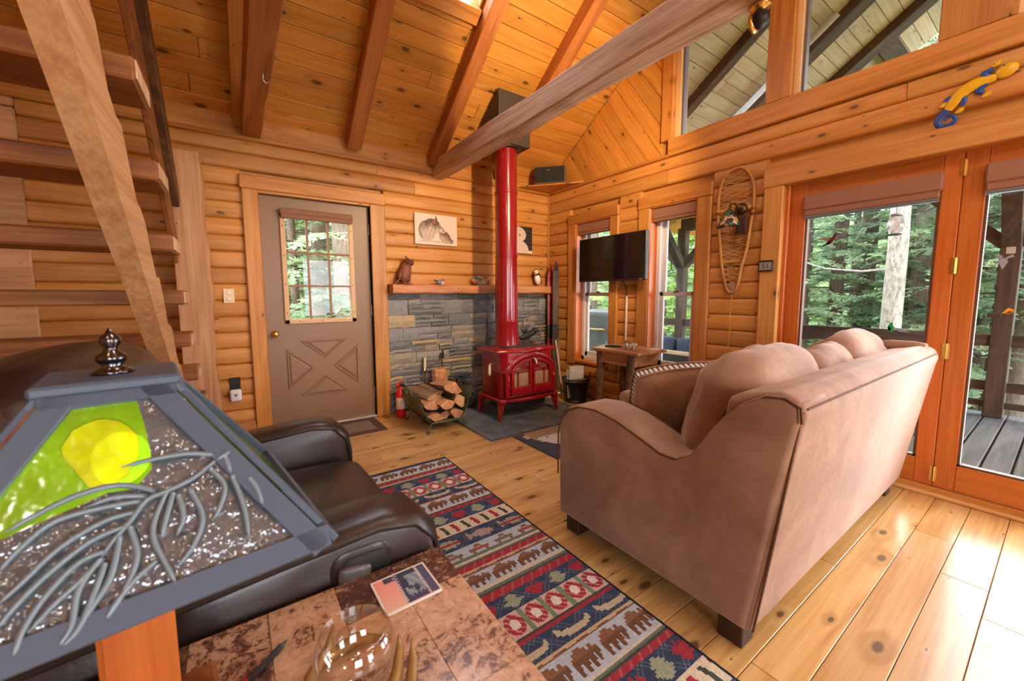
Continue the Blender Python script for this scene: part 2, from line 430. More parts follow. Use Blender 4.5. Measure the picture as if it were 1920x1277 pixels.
def ledge(x0, x1, z0, z1):
    dpt = random.uniform(.018, .05); g = .0022
    m = MB(); nx = max(2, int((x1-x0)/.05)); nz = 2
    X0, X1, Z0, Z1 = x0+g, x1-g, z0+g, z1-g
    vs = []; idx = {}
    for i in range(nx+1):
        for k in range(nz+1):
            ed = i in (0, nx) or k in (0, nz)
            d = dpt*(.55 if ed else 1)+random.uniform(-.006, .006)
            vs.append((X0+(X1-X0)*i/nx+(0 if i in (0, nx) else random.uniform(-.01, .01)), -d, Z0+(Z1-Z0)*k/nz+(random.uniform(-.002, .002) if k in (0, nz) else 0))); idx[i, k] = len(vs)-1
    fs = [(idx[i, k], idx[i+1, k], idx[i+1, k+1], idx[i, k+1]) for i in range(nx) for k in range(nz)]
    rim = [idx[i, 0] for i in range(nx+1)]+[idx[nx, k] for k in range(1, nz+1)]+[idx[i, nz] for i in range(nx-1, -1, -1)]+[idx[0, k] for k in range(nz-1, 0, -1)]
    o = len(vs); vs += [(vs[i][0], .002, vs[i][2]) for i in rim]; n = len(rim)
    fs += [(rim[i], o+i, o+(i+1) % n, rim[(i+1) % n]) for i in range(n)]
    m.add(vs, fs).build('stone', stone_mat(), wall_back)
z = 0.0; nst = 0
while z < 1.2:
    h = min(random.choice((.105, .12, .13, .14, .155)), 1.222-z)
    if 1.222-(z+h) < .05: h = 1.222-z
    x = -2.095
    while x < -.03:
        L = min(random.uniform(.16, .46), -.014-x)
        if -.014-(x+L) < .08: L = -.014-x
        q = random.random()
        if q < .3: cuts = [0, 1]
        elif q < .75: s = random.uniform(.32, .66); cuts = [0, s, 1]
        else: a = random.uniform(.26, .4); b = random.uniform(.6, .74); cuts = [0, a, b, 1]
        for a, b in zip(cuts, cuts[1:]):
            if L > .28 and random.random() < .5:
                j = x+L*random.uniform(.35, .65)
                ledge(x, j, z+h*a, z+h*b); ledge(j, x+L, z+h*a, z+h*b); nst += 2
            else: ledge(x, x+L, z+h*a, z+h*b); nst += 1
        x += L
    z += h
# ------------------------------------------------------------------ right wall
wr = MB()
XO = .16
for (a, b, z0, z1) in ((0, .53, 0, 2.6), (1.05, 1.53, 0, 2.6), (.53, 1.05, 0, .42), (.53, 1.05, 2.03, 2.6), (1.53, 2.01, 0, .44), (1.53, 2.01, 2.03, 2.6), (2.01, 2.665, 0, 2.6), (2.665, 5.3, 1.995, 2.6), (5.3, 7.1, 0, 2.6)):
    wr.box(.045, XO, -a, -b, z0, z1)
def clip_poly(poly, n, d):
    out = []
    for i in range(len(poly)):
        p, q = poly[i], poly[(i+1) % len(poly)]; dp, dq = n[0]*p[0]+n[1]*p[1]-d, n[0]*q[0]+n[1]*q[1]-d
        if dp <= 0: out.append(p)
        if dp*dq < 0: s = dp/(dp-dq); out.append((p[0]+(q[0]-p[0])*s, p[1]+(q[1]-p[1])*s))
    return out
wr.prism([(0.05, 2.6), (.05, 2.62), (-1.76, EAVE+1.76*TAN+.02), (-1.76, 2.6)], 'X', .045, XO)
wall_right = wr.build('wall_right', pine('Y')); tag(wall_right, 'right wall of horizontal pine log siding', kind='structure')
rax = lambda a, z: Matrix.Translation((0, -a, z)) @ axm((0, -1, 0), (1, 0, 0), (0, 0, 1))
random.seed(21)
for z0, z1 in courses():
    if z1 <= .01: continue
    if z1 < .43: segs = [(.012, 1.27), (1.273, 2.532)] if z0 > .2 else [(.012, 2.532)]
    elif z0 >= 2.13:
        j = random.uniform(1.2, 4.2); segs = [(.012, j), (j+.003, 6.9)]
    elif z0 >= 2.0: segs = [(.012, .398), (1.152, 1.398), (2.132, 2.532)]
    else: segs = [(.012, .398), (1.152, 1.398), (2.132, 2.532)]
    for a, b in segs: log_course(wall_right, 'log', a, b, z0, z1-z0, rax, pine('X'))
for k, zlo in ((0, .38), (1, .38)):
    a, b = ((.398, 1.152), (1.398, 2.132))[k]
    log_course(wall_right, 'log', a, b, zlo-.0, .055, rax, pine('X'))
box('moulding', pine_trim('Y'), wall_right, -.032, .04, -1.7, -.01, 2.452, 2.478, .008)
# diagonal boards of the gable
reg = [(0., 2.478), (0., EAVE), (-1.62, EAVE+1.62*TAN), (-1.62, 2.478)]
sdir = (-CA, SN); s0 = -1.2
while s0 < 2.2:
    p = clip_poly(reg, (sdir[0], sdir[1]), s0+.136+EAVE*SN); p = clip_poly(p, (-sdir[0], -sdir[1]), -(s0+.003)-EAVE*SN) if len(p) > 2 else []
    if len(p) > 2:
        c0 = (sum(q[0] for q in p)/len(p), sum(q[1] for q in p)/len(p))
        # local X runs along the board
        dx, dy = Vector((0, -SN, -CA)), Vector((0, -CA, SN))
        loc = [((q[0]-c0[0])*dx.y+(q[1]-c0[1])*dx.z, (q[0]-c0[0])*dy.y+(q[1]-c0[1])*dy.z) for q in p]
        m = MB().prism(loc, 'Z', 0, .02)
        o = m.build('gable_board', pine_ceiling('X'), wall_right, bevel=(.002, 1))
        o.matrix_local = Matrix.Translation((.026, c0[0], c0[1])) @ axm(dx, dy, dx.cross(dy))
    s0 += .137
# gable window sill beam, posts
box('sill_beam', pine_trim('Y'), wall_right, -.035, XO, -6.9, -1.70, 2.455, 2.603, .006)
def gpost(a, b, ztop): box('gable_post', pine_trim('Z'), wall_right, -.03, XO, -b, -a, 2.603, ztop, .006)
gpost(1.62, 1.735, 3.74); gpost(2.50, 2.665, 4.36); gpost(3.385, 3.66, 4.96); gpost(4.40, 4.56, 4.2)
for k, (a, b) in enumerate(((1.775, 2.50), (2.70, 3.385), (3.70, 4.40))):
    wn = struct('window_%d' % (k+3), 'fixed gable window pane under the roof slope')
    for e in (a-.035, b):
        pass
    zt = lambda q: min(EAVE+q*TAN, EAVE+(7-q)*TAN)
    MB().box(.02, .05, -a, -(a-.04), 2.603, zt(a)-.05).build('stop_bead', plain('pale_edge', srgb(240, 200, 150), .35), wn)
    MB().box(.05, .10, -(a+.018), -a, 2.603, zt(a)-.05).build('glazing_bead', plain('grey_bead', (.16, .14, .16), .4), wn)
    MB().prism([(-a, 2.603), (-b, 2.603), (-b, zt(b)), (-a, zt(a))], 'X', .085, .089).build('pane', GLASS(), wn)
# ------------------------------------------------------------------ double-hung windows
def window(n, a, b, z0, z1, ca, cb, hz):
    """a..b opening measured from the corner, casing from ca to cb, head casing top hz"""
    wn = struct('window_%d' % n, ('double-hung white window behind the television', 'double-hung white window beside the snowshoe')[n-1])
    box('casing', pine_trim('Z'), wn, -.034, .03, -a, -ca, .38, z1, .006)
    box('casing', pine_trim('Z'), wn, -.034, .03, -cb, -b, .38, z1, .006)
    box('head_casing', pine_trim('Y'), wn, -.04, .03, -cb-.004, -ca+.004, z1, hz, .006)
    dw = door_wood
    box('jamb', dw('Z'), wn, -.03, XO, -a-.012, -a, z0, z1, .002); box('jamb', dw('Z'), wn, -.03, XO, -b, -b+.012, z0, z1, .002)
    box('sill', dw('Y'), wn, -.03, XO, -b, -a, z0-.015, z0+.01, .002); box('head_jamb', dw('Y'), wn, -.03, XO, -b, -a, z1-.012, z1, .002)
    fr = MB(); A, B, Z0, Z1 = a+.012, b-.012, z0+.01, z1-.012
    for q in ((A, A+.045, Z0, Z1), (B-.045, B, Z0, Z1), (A, B, Z0, Z0+.05), (A, B, Z1-.04, Z1)): fr.box(.07, XO, -q[1], -q[0], q[2], q[3], .004)
    fr.build('frame', WHITEV(), wn)
    zm = 1.21
    for nm, za, zb, xx in (('lower_sash', Z0+.045, zm+.02, .085), ('upper_sash', zm-.02, Z1-.035, .115)):
        s_ = MB(); A2, B2 = A+.04, B-.04; wv = .045
        for q in ((A2, A2+wv, za, zb), (B2-wv, B2, za, zb), (A2, B2, za, za+(.06 if nm == 'lower_sash' else .04)), (A2, B2, zb-.04, zb)): s_.box(xx, xx+.028, -q[1], -q[0], q[2], q[3], .004)
        so = s_.build(nm, WHITEV(), wn)
        MB().box(xx+.012, xx+.016, -(B2-wv), -(A2+wv), za+.03, zb-.03).build('pane', GLASS(), so)
    MB().box(.07, .085, -(A+B)/2-.03, -(A+B)/2+.03, zm+.015, zm+.03, .003).build('sash_lock', plain('lock_bronze', (.12, .08, .05), .4, .6), wn)
    s_ = MB(); s_.box(-.015, .06, -B, -A, Z1-.10, Z1, .008); s_.box(-.008, .05, -B+.005, -A-.005, Z1-.125, Z1-.095, .006)
    s_.build('roller_shade', plain('shade_fabric', srgb(142, 98, 78), .8, bump=.2, bs=400), wn)
window(1, .53, 1.05, .42, 2.03, .40, 1.15, 2.135)
window(2, 1.53, 2.01, .44, 2.03, 1.40, 2.13, 2.145)
# ------------------------------------------------------------------ folding glazed doors
trim = struct('trim_1', 'broad pine casing round the folding glass doors')
box('casing', pine('Z'), trim, -.045, .10, -2.665, -2.535, 0, 1.99, .006)
box('head_casing', pine('Y'), trim, -.052, .10, -5.5, -2.53, 1.988, 2.125, .006)
box('jamb', door_wood('Z'), trim, .0, .14, -2.69, -2.664, .02, 1.99, .003)
box('threshold', pine_floor('Y'), trim, -.02, .02, -5.5, -2.55, 0, .022, .006)
box('threshold', pine_trim('Y'), trim, .015, .15, -5.5, -2.66, -.02, .048, .004)
def glazed(n, a, b, label, gl, gr):
    d = struct('door_%d' % n, label)
    x0, x1 = .035, .085; W = door_wood
    box('stile', W('Z'), d, x0, x1, -gl, -a, .05, 1.992, .004); box('stile', W('Z'), d, x0, x1, -b, -gr, .05, 1.992, .004)
    box('top_rail', W('Y'), d, x0, x1, -gr, -gl, 1.86, 1.992, .003); box('bottom_rail', W('Y'), d, x0, x1, -gr, -gl, .05, .205, .003)
    bd = MB()
    for q in ((gl, gl+.012, .205, 1.86), (gr-.012, gr, .205, 1.86), (gl, gr, .205, .217)): bd.box(x0+.005, x1-.005, -q[1], -q[0], q[2], q[3])
    bd.build('glazing_bead', plain('bead_brown', srgb(92, 60, 40), .6), d)
    MB().box(.058, .062, -gr, -gl, .205, 1.86).build('pane', GLASS(), d)
    s_ = MB(); s_.box(x0-.045, x0+.003, -gr-.01, -gl+.005, 1.79, 1.895, .008); s_.box(x0-.035, x0, -gr, -gl, 1.75, 1.795, .006)
    s_.build('roller_shade', plain('shade_fabric2', srgb(150, 104, 82), .8, bump=.2, bs=400), d)
    MB().tube([(x0-.02, -gl, 1.742), (x0-.02, -gr, 1.742)], .012, 8).build('shade_bar', plain('grey_bar', (.13, .16, .18), .5), d)
    MB().box(x1, x1+.012, -b-.03, -b+.03, .05, 1.98).build('astragal', W('Z'), d)
    for z in (1.90, 1.36, .87, .13):
        h = MB().tube([(x0-.006, -b-.005, z-.045), (x0-.006, -b-.005, z+.045)], .007, 8)
        h.box(x0-.003, x0, -b-.018, -b+.014, z-.045, z+.045); h.build('hinge', BRASS(), d)
    return d
glazed(2, 2.69, 3.525, 'folding glass door with hummingbird decals behind the sofa', 2.785, 3.445)
glazed(3, 3.527, 4.40, 'folding glass door leaf at the right edge with porch post behind', 3.615, 4.315)
glazed(4, 4.402, 5.27, 'third folding glass door leaf', 4.49, 5.19)
# ------------------------------------------------------------------ entrance door
d1 = struct('door_1', 'taupe entrance door with nine-pane window and crossed raised panels')
TP = plain('taupe_paint', srgb(136, 106, 82), .42, bump=.05, bs=120)
box('casing', pine_trim('Z'), d1, -3.243, -3.132, -.042, .03, 0, 2.065, .006); box('casing', pine_trim('Z'), d1, -2.238, -2.098, -.042, .03, 0, 2.065, .006)
box('head_casing', pine_trim('X'), d1, -3.255, -2.09, -.046, .03, 2.065, 2.175, .006)
box('jamb', pine_trim('Z'), d1, -3.14, -3.128, -.03, .12, 0, 2.06, .002); box('jamb', pine_trim('Z'), d1, -2.238, -2.226, -.03, .12, 0, 2.06, .002); box('head_jamb', pine_trim('X'), d1, -3.14, -2.226, -.03, .12, 2.045, 2.066, .002)
lf = MB()
for q in ((-3.124, -2.955, .02, 2.04), (-2.425, -2.245, .02, 2.04), (-2.955, -2.425, .02, .985), (-2.955, -2.425, 1.88, 2.04)): lf.box(q[0], q[1], .025, .07, q[2], q[3])
leaf = lf.build('leaf', TP, d1)
def tri(pts):
    c = (sum(p[0] for p in pts)/3, sum(p[1] for p in pts)/3)
    def ring(k, yy): return [(c[0]+(p[0]-c[0])*k, yy, c[1]+(p[1]-c[1])*k) for p in pts]
    rs = [ring(1.0, .0255), ring(.97, .014), ring(.88, .0135), ring(.82, .0245), ring(.78, .0245), ring(.62, .016)]
    vs = [p for r in rs for p in r]; fs = []
    for i in range(len(rs)-1):
        for k in range(3): fs.append((i*3+k, i*3+(k+1) % 3, i*3+3+(k+1) % 3, i*3+3+k))
    fs.append((15, 16, 17)); MB().add(vs, fs).build('raised_panel', TP, leaf)
tri([(-2.876, .80), (-2.471, .80), (-2.676, .632)]); tri([(-2.985, .735), (-2.765, .548), (-2.985, .365)]); tri([(-2.385, .735), (-2.607, .548), (-2.385, .36)]); tri([(-2.682, .47), (-2.892, .295), (-2.472, .295)])
TAN_ = plain('tan_vinyl', srgb(205, 165, 125), .45)
fr = MB()
for q in ((-2.985, -2.945, .955, 1.93), (-2.43, -2.388, .955, 1.93), (-2.985, -2.388, .955, .995), (-2.985, -2.388, 1.87, 1.93)): fr.box(q[0], q[1], .005, .05, q[2], q[3], .005)
fr.build('window_frame', TAN_, d1)
MUN = plain('muntin_brown', srgb(150, 108, 84), .5)
for x in (-2.776, -2.604): box('muntin', MUN, d1, x-.008, x+.008, .022, .06, .995, 1.87, .004)
for z in (1.29, 1.582): box('muntin', MUN, d1, -2.945, -2.43, .024, .058, z-.008, z+.008, .004)
for i, (xa, xb) in enumerate(((-2.95, -2.784), (-2.768, -2.612), (-2.596, -2.425))):
    for za, zb in ((.99, 1.282), (1.298, 1.574), (1.59, 1.875)): MB().box(xa, xb, .04, .044, za, zb).build('pane', GLASS(), d1)
for z in (1.05, 1.3, 1.55, 1.8):
    for x in (-2.965, -2.409): MB().ball((x, .003, z), .005, 8).build('screw', plain('screw_dark', (.08, .05, .03), .5), d1)
for x in (-2.87, -2.687, -2.5): MB().ball((x, .003, .975), .005, 8).build('screw', plain('screw_dark', (.08, .05, .03), .5), d1)
s_ = MB(); s_.box(-2.985, -2.395, -.035, .012, 1.895, 1.945, .008); s_.box(-2.975, -2.402, -.03, .0, 1.862, 1.9, .005); s_.build('roller_shade', plain('shade_fabric'+'_d', srgb(140, 98, 78), .8), d1)
k = MB(); k.lathe([(.001, -.052), (.02, -.05), (.027, -.04), (.026, -.03), (.014, -.022), (.012, .0), (.03, .006), (.033, .02)], 20, (-3.066, .015, .873), 'Y'); k.build('door_knob', BRASS(), d1, smooth=True)
for z in (1.83, 1.06, .25): MB().tube([(-2.242, .016, z-.05), (-2.242, .016, z+.05)], .008, 8).build('hinge', plain('hinge_steel', (.5, .47, .42), .35, .9), d1)
box('threshold', plain('alu', (.6, .6, .62), .35, .8), d1, -3.13, -2.235, -.03, .09, 0, .022, .004)
# ------------------------------------------------------------------ ceiling, rafters, tie beam
SLM = Matrix.Translation((0, 0, EAVE)) @ axm((1, 0, 0), (0, -CA, SN), (0, -SN, -CA))
ceiling = MB()
SO0, SO1, SX0, SX1 = 1.39, 2.42, -2.30, -1.655      # skylight opening
for q in ((XL-.1, 4.1, -.5, SO0), (XL-.1, 4.1, SO1, 4.3), (XL-.1, SX0, SO0, SO1), (SX1, 4.1, SO0, SO1)): ceiling.box(q[0], q[1], q[2], q[3], -.20, -.035)
ceiling = ceiling.build('ceiling', pine_ceiling('X'), M=SLM); tag(ceiling, 'sloping ceiling of knotty pine planks', kind='structure')
random.seed(31)
PW = .1365; k = 0
while k*PW < 4.25:
    s = k*PW
    j1 = random.uniform(-4.4, -3.1); j2 = random.uniform(-2.0, -.5)
    segs = [(XL, j1), (j1, j2), (j2, .02)]
    if k % 3 == 0: segs = [(XL, j1), (j1, .02)]
    if SO0 < s+PW*.6 and s+PW*.4 < SO1:
        segs = [(XL, SX0), (SX1, .02)]
    for a, b in segs: board('ceiling_plank', pine_ceiling('X'), ceiling, b-a-.003, PW-.0045, .024, (a, s, -.036), b=.0025)
    for a, b in ((.15, 1.7+random.uniform(-.5, .5)), (0, 4.1)):
        if a == .15: jb = b; board('porch_ceiling_plank', grey_plank('X'), ceiling, b-a-.002, PW-.004, .024, (a, s, -.036), b=.004)
        else: board('porch_ceiling_plank', grey_plank('X'), ceiling, 4.1-jb-.002, PW-.004, .024, (jb, s, -.036), b=.004)
    k += 1
def rafter(x, wd, dp, s0=.02, s1=4.2, mat=None, name='rafter', lab=None):
    o = MB().box(0, s1-s0, -wd/2, wd/2, -.02, dp, .006).build(name, mat or fir('X'), ceiling)
    o.matrix_local = Matrix.Translation((x, s0, 0)) @ axm((0, 1, 0), (-1, 0, 0), (0, 0, 1)); return o
rafter(-3.21, .125, .115)
rafter(-2.372, .125, .115); rafter(-1.585, .125, .115); rafter(-.79, .125, .115); rafter(-4.1, .125, .115)
for x, wq in ((.35, .12), (1.12, .115), (2.18, .20), (3.14, .20)): rafter(x, wq, .09, mat=dark_timber('X'), name='porch_rafter')
MB().box(3.2, 4.0, 2.78, 2.98, -.02, .085, .004).build('porch_lookout', dark_timber('X'), ceiling)
# skylight curb and pane
o = box('curb', pine_trim('X'), ceiling, SX0, SX1, SO0-.11, SO0, -.03, .03, .004)
for q in ((SX0-.0, SX0+.02, SO0, SO1), (SX1-.02, SX1, SO0, SO1)): MB().box(q[0], q[1], q[2], q[3], -.2, -.01).build('shaft_lining', pine_trim('Y'), ceiling)
MB().box(SX0, SX1, SO1-.02, SO1, -.2, 0).build('shaft_lining', pine_trim('X'), ceiling)
MB().box(SX0, SX1, SO0, SO1, -.19, -.185).build('skylight_pane', GLASS(), ceiling)
# the far roof slope, front wall and left wall, behind the camera
M2 = Matrix.Translation((0, -7, EAVE)) @ axm((-1, 0, 0), (0, CA, SN), (0, SN, -CA))
cf = MB().box(-4.1, 5.5, -.3, 4.26, -.2, -.0).build('ceiling_front', pine_ceiling('X'), M=M2); tag(cf, 'far slope of the pine ceiling', kind='structure')
wf = MB()
for q in ((XL-.1, -4.2, 0, 2.62), (-3.0, -1.9, 0, 2.62), (-.8, .14, 0, 2.62), (-4.2, -3.0, 0, .7), (-4.2, -3.0, 2.1, 2.62), (-1.9, -.8, 0, .7), (-1.9, -.8, 2.1, 2.62)): wf.box(q[0], q[1], -7.12, -7.0, q[2], q[3])
tag(wf.build('wall_front', pine('X')), 'front wall of pine boards', kind='structure')
wl = MB().prism([(.1, 0), (-7.1, 0), (-7.1, 2.55), (-3.5, 5.0), (.1, 2.55)], 'X', XL-.12, XL); tag(wl.build('wall_left', pine('Y')), 'left wall of pine boards', kind='structure')
# tie beam
tb = MB(); random.seed(3)
_sec = [(-.062, -.085), (.062, -.085), (.072, -.075), (.072, .075), (.062, .085), (-.062, .085), (-.072, .075), (-.072, -.075)]
def beam_pt(u, v):
    q = _sec[int(round(v*8)) % 8]; y_ = -7.*u
    return (-1.512+q[0]+.004*math.sin(y_*5+q[1]*40)+random.uniform(-.002, .002), y_, 2.505+q[1]+.005*math.sin(y_*3.1+q[0]*30)+random.uniform(-.002, .002))
tb.surf(beam_pt, 90, 8, cv=True); tb = tb.build('tie_beam', rough_beam('Y'), angle=30)
tag(tb, 'rough-sawn tie beam spanning the room under the rafters', 'beam')
tb2 = MB().box(-3.215, -3.085, -6.99, -.002, 2.475, 2.66, .007).build('tie_beam', wood('tie_beam_fir', srgb(196, 128, 70), srgb(176, 104, 50), srgb(124, 66, 28), 'Y', knots=.2, rough=.55, ring=.8)); tag(tb2, 'smooth orange tie beam running from the back wall left of the door', 'beam')
# corner shelf
cs = MB().prism([(0, 0), (-.53, 0), (0, -.63)], 'Z', 2.478, 2.492).build('corner_shelf', pine_ceiling('X')); tag(cs, 'small triangular pine shelf high in the corner', 'shelf')
# ------------------------------------------------------------------ porch deck
random.seed(41)
deck = MB().box(.16, 3.3, -7.2, 2.2, -.30, -.13).build('deck', dark_timber('Y')); tag(deck, 'weathered grey porch deck boards', kind='structure')
y = 2.0
while y > -6.6:
    board('deck_board', grey_deck('X'), deck, 3.14, .136, .04, (.16, y-.14, -.12+random.uniform(-.002, .002)), b=.006); y -= .148
# ------------------------------------------------------------------ porch posts, header and railing
def porch_post(y, label):
    p = thing('porch_post', label, 'post', (3.1, y, -.08), group='porch posts')
    MB().box(-.07, .07, -.07, .07, 0, 2.42, .008).build('shaft', dark_timber('Z'), p)
    for sgn in (-1, 1): MB().beam((0, sgn*.04, 1.78), (0, sgn*.66, 2.42), .11, .13, up=(1, 0, 0), b=.006).build('brace', dark_timber('Y'), p)
    MB().beam((-.04, 0, 1.78), (-.66, 0, 2.44), .11, .13, up=(0, 1, 0), b=.006).build('brace', dark_timber('X'), p)
    return p
porch_post(.05, 'dark porch post with knee braces outside the narrow windows'); pp = porch_post(-3.53, 'dark porch post with knee braces behind the folding door')
MB().box(-.074, -.07, -.03, .03, 1.68, 1.80, .002).build('outlet_cover', plain('outlet_grey', (.45, .45, .44), .5), pp)
h = MB().box(3.0, 3.2, -6.95, .05, 2.30, 2.49, .008).build('porch_header', dark_timber('Y')); tag(h, 'dark header beam resting on the porch posts', 'beam')
def railing(y0, y1, label, group='porch railings'):
    """between two posts, y0 > y1; boards widen towards mid-span"""
    r = thing('porch_railing', label, 'railing', (3.1, y0, -.08), group=group); L = y0-y1
    n = 12
    def brd(nm, f0, f1):
        top = [(-L*i/n, f1(abs(2*i/n-1))) for i in range(n+1)]; bot = [(-L*i/n, f0(abs(2*i/n-1))) for i in range(n, -1, -1)]
        MB().prism(top+bot, 'X', -.022, .022).build(nm, dark_timber('Y'), r)
    brd('top_rail', lambda t: .74-.08*(1-t)**1.6, lambda t: .86)
    brd('lower_rail', lambda t: .27, lambda t: .37+.12*(1-t)**1.3)
    MB().box(-.035, .035, -L/2-.045, -L/2+.045, 0, .86, .005).build('mid_post', dark_timber('Z'), r)
    brd('bottom_rail', lambda t: .10, lambda t: .165)
    return r
railing(-.02, -3.46, 'dark railing of bowed boards behind the sofa'); railing(-3.6, -6.9, 'dark railing of bowed boards right of the porch post'); railing(2.1, .12, 'dark railing of bowed boards beyond the television window')
# conduit tube seen through the gable panes
t_ = MB().tube([(1.93, -.40, 2.78), (1.93, -2.3, 4.09)], .035, 10).build('roof_tube', plain('grey_tube', (.42, .44, .48), .35)); tag(t_, 'pale grey tube running up the porch roof slope', 'tube')
# bench with navy cushions outside the second window
b = thing('porch_bench', 'wooden porch bench with navy cushions outside the second window', 'bench', (1.95, -.55, -.08))
MB().box(-.03, .03, -.75, .75, .40, .46, .01).build('back_rail', grey_plank('Y'), b); MB().box(-.02, .02, -.7, .7, .06, .40).build('back_panel', plain('dark_board', (.02, .02, .022), .7), b)
for yy in (-.72, .72):
    MB().box(-.03, .03, yy-.03, yy+.03, 0, .46, .005).build('leg', grey_plank('Z'), b); MB().box(.5, .56, yy-.03, yy+.03, 0, .4, .005).build('leg', grey_plank('Z'), b)
NAVY = plain('navy_canvas', srgb(52, 66, 92), .85, bump=.3, bs=90)
MB().box(0, .56, -.74, .74, .30, .36, .005).build('seat_slats', grey_plank('Y'), b)
for yy in (-.36, .36):
    MB().soft(.14, .70, .46, .06, 6, (.03, 0, 0), M=Matrix.Translation((.12, yy, .42))).build('back_cushion', NAVY, b, smooth=True)
    MB().soft(.5, .70, .12, .05, 6, (0, 0, .02), M=Matrix.Translation((.3, yy, .40))).build('seat_cushion', NAVY, b, smooth=True)
# covered grill and folded chair outside the first window
g = thing('covered_grill', 'barbecue grill under a black cover outside the television window', 'grill', (1.75, .55, -.08))
def cov(u, v):
    a = 2*math.pi*v; zz = 1.04*min(1., u*1.12); k = (1-.18*u) if u < .86 else max(.02, (1-u)/.14*.84); fold = 1+.05*math.sin(a*9)*(1-u)
    c, s_ = math.cos(a), math.sin(a); q = (abs(c)**4+abs(s_)**4)**-.25
    return (.34*c*q*k*fold, .56*s_*q*k*fold, zz-.06*(u > .95))
MB().surf(cov, 22, 40, cv=True).build('cover', plain('black_cover', (.03, .032, .034), .5, bump=.5, bs=14), g, smooth=True)
MB().tube([(-.36, -.28, .74), (-.42, -.18, .74), (-.42, .2, .74), (-.36, .28, .74)], .014, 8).build('handle', BRASS(), g)
c_ = thing('camp_chair', 'folded blue camp chair leaning outside the television window', 'chair', (1.05, -.22, -.08), .2)
MB().soft(.10, .30, .62, .12, 6, (.02, 0, 0), M=Matrix.Translation((0, 0, .36))).build('sling', plain('blue_canvas', srgb(60, 92, 122), .8, bump=.2, bs=60), c_, smooth=True)
for yy in (-.12, .12): MB().tube([(.03, yy, 0), (.02, -yy, .5)], .012, 8).build('leg', plain('pale_tube', (.5, .5, .48), .4), c_)
# hummingbird feeder hanging on the porch
f = thing('bird_feeder', 'clear plastic hummingbird feeder hanging beyond the folding door', 'feeder', (2.0, -2.87, 1.78))
MB().lathe([(.02, .01), (.052, .03), (.066, .09), (.055, .15), (.04, .185)], 20).build('jar', glass('feeder_plastic', (.86, .8, .82), .25), f, smooth=True)
MB().lathe([(.001, .185), (.042, .185), (.044, .2), (.001, .205)], 20).build('lid', plain('lid_blue', srgb(150, 180, 190), .4), f)
MB().lathe([(.001, -.005), (.05, -.005), (.055, .008), (.03, .014), (.001, .014)], 20).build('perch_tray', plain('tray_blue', srgb(60, 80, 110), .4), f)
MB().tube([(0, 0, .2), (0, 0, .86)], .003, 5).build('hanging_cord', plain('cord_dark', (.05, .05, .05), .7), f)
rp = thing('trapeze_handle', 'black hanging strap handle on the porch outside the second window', 'strap', (2.6, -.06, 1.56))
MB().tube([(0, 0, .06), (0, 0, .62)], .008, 6).build('strap', BLACK(), rp); MB().tube([(0, -.03, 0), (0, -.045, .03), (0, 0, .065), (0, .045, .03), (0, .03, 0)], .008, 6, closed=True).build('grip', BLACK(), rp)
# ------------------------------------------------------------------ forest
random.seed(77)
def grd(x, y): return -.75-.06*max(0, x-3)-.35*(1 if x > 3.3 else 0)*min(1, max(0, x-3.3))+.25*math.sin(x*.5+y*.3)
fl = MB().surf(lambda u, v: (lambda x, y: (x, y, grd(x, y)+(.0 if (x > 3.4 or y > .4) else -.2)))(-14+44*u, -22+48*v), 50, 50)
t = NT('forest_floor'); nz = t.noise(t.coords(rnd=False), .9, 6, .65); c = t.ramp(nz, [(.3, srgb(70, 62, 40)), (.5, srgb(96, 110, 52)), (.7, srgb(130, 148, 76))])
ff = fl.build('forest_floor', t.out(t.bsdf(c, .9)), smooth=True); tag(ff, 'mossy forest ground below the porch', kind='structure')
def bark(name, a, b):
    if name in _cache: return _cache[name]
    t = NT(name); v = t.n('ShaderNodeVectorMath', {0: t.n('ShaderNodeTexCoord').outputs['Object'], 1: (26, 26, 9)}, operation='MULTIPLY').outputs[0]
    n1 = t.noise(v, 1., 4, .7); c = t.ramp(n1, [(.3, a), (.7, b)])
    _cache[name] = t.out(t.bsdf(c, .95, bump=n1, bstr=.8, bdist=.02)); return _cache[name]
def leafmat(name, a, b, c_):
    t = NT(name); rn = t.n('ShaderNodeObjectInfo').outputs['Random']; n1 = t.noise(t.coords(), 1.6, 2, .6)
    f = t.math('ADD', t.math('MULTIPLY', n1, .8), t.math('MULTIPLY', rn, .2)); cc = t.ramp(f, [(.3, a), (.5, b), (.72, c_)])
    d = t.n('ShaderNodeBsdfDiffuse', {0: cc}).outputs[0]; tr = t.n('ShaderNodeBsdfTranslucent', {0: cc}).outputs[0]
    return t.out(t.n('ShaderNodeMixShader', {0: .5, 1: d, 2: tr}).outputs[0])
LEAF = [leafmat('hemlock_needles', srgb(120, 144, 116), srgb(158, 182, 148), srgb(198, 212, 168)), leafmat('spruce_needles', srgb(114, 136, 116), srgb(150, 174, 148), srgb(190, 206, 166)), leafmat('beech_leaves', srgb(128, 158, 92), srgb(160, 188, 112), srgb(194, 212, 142))]
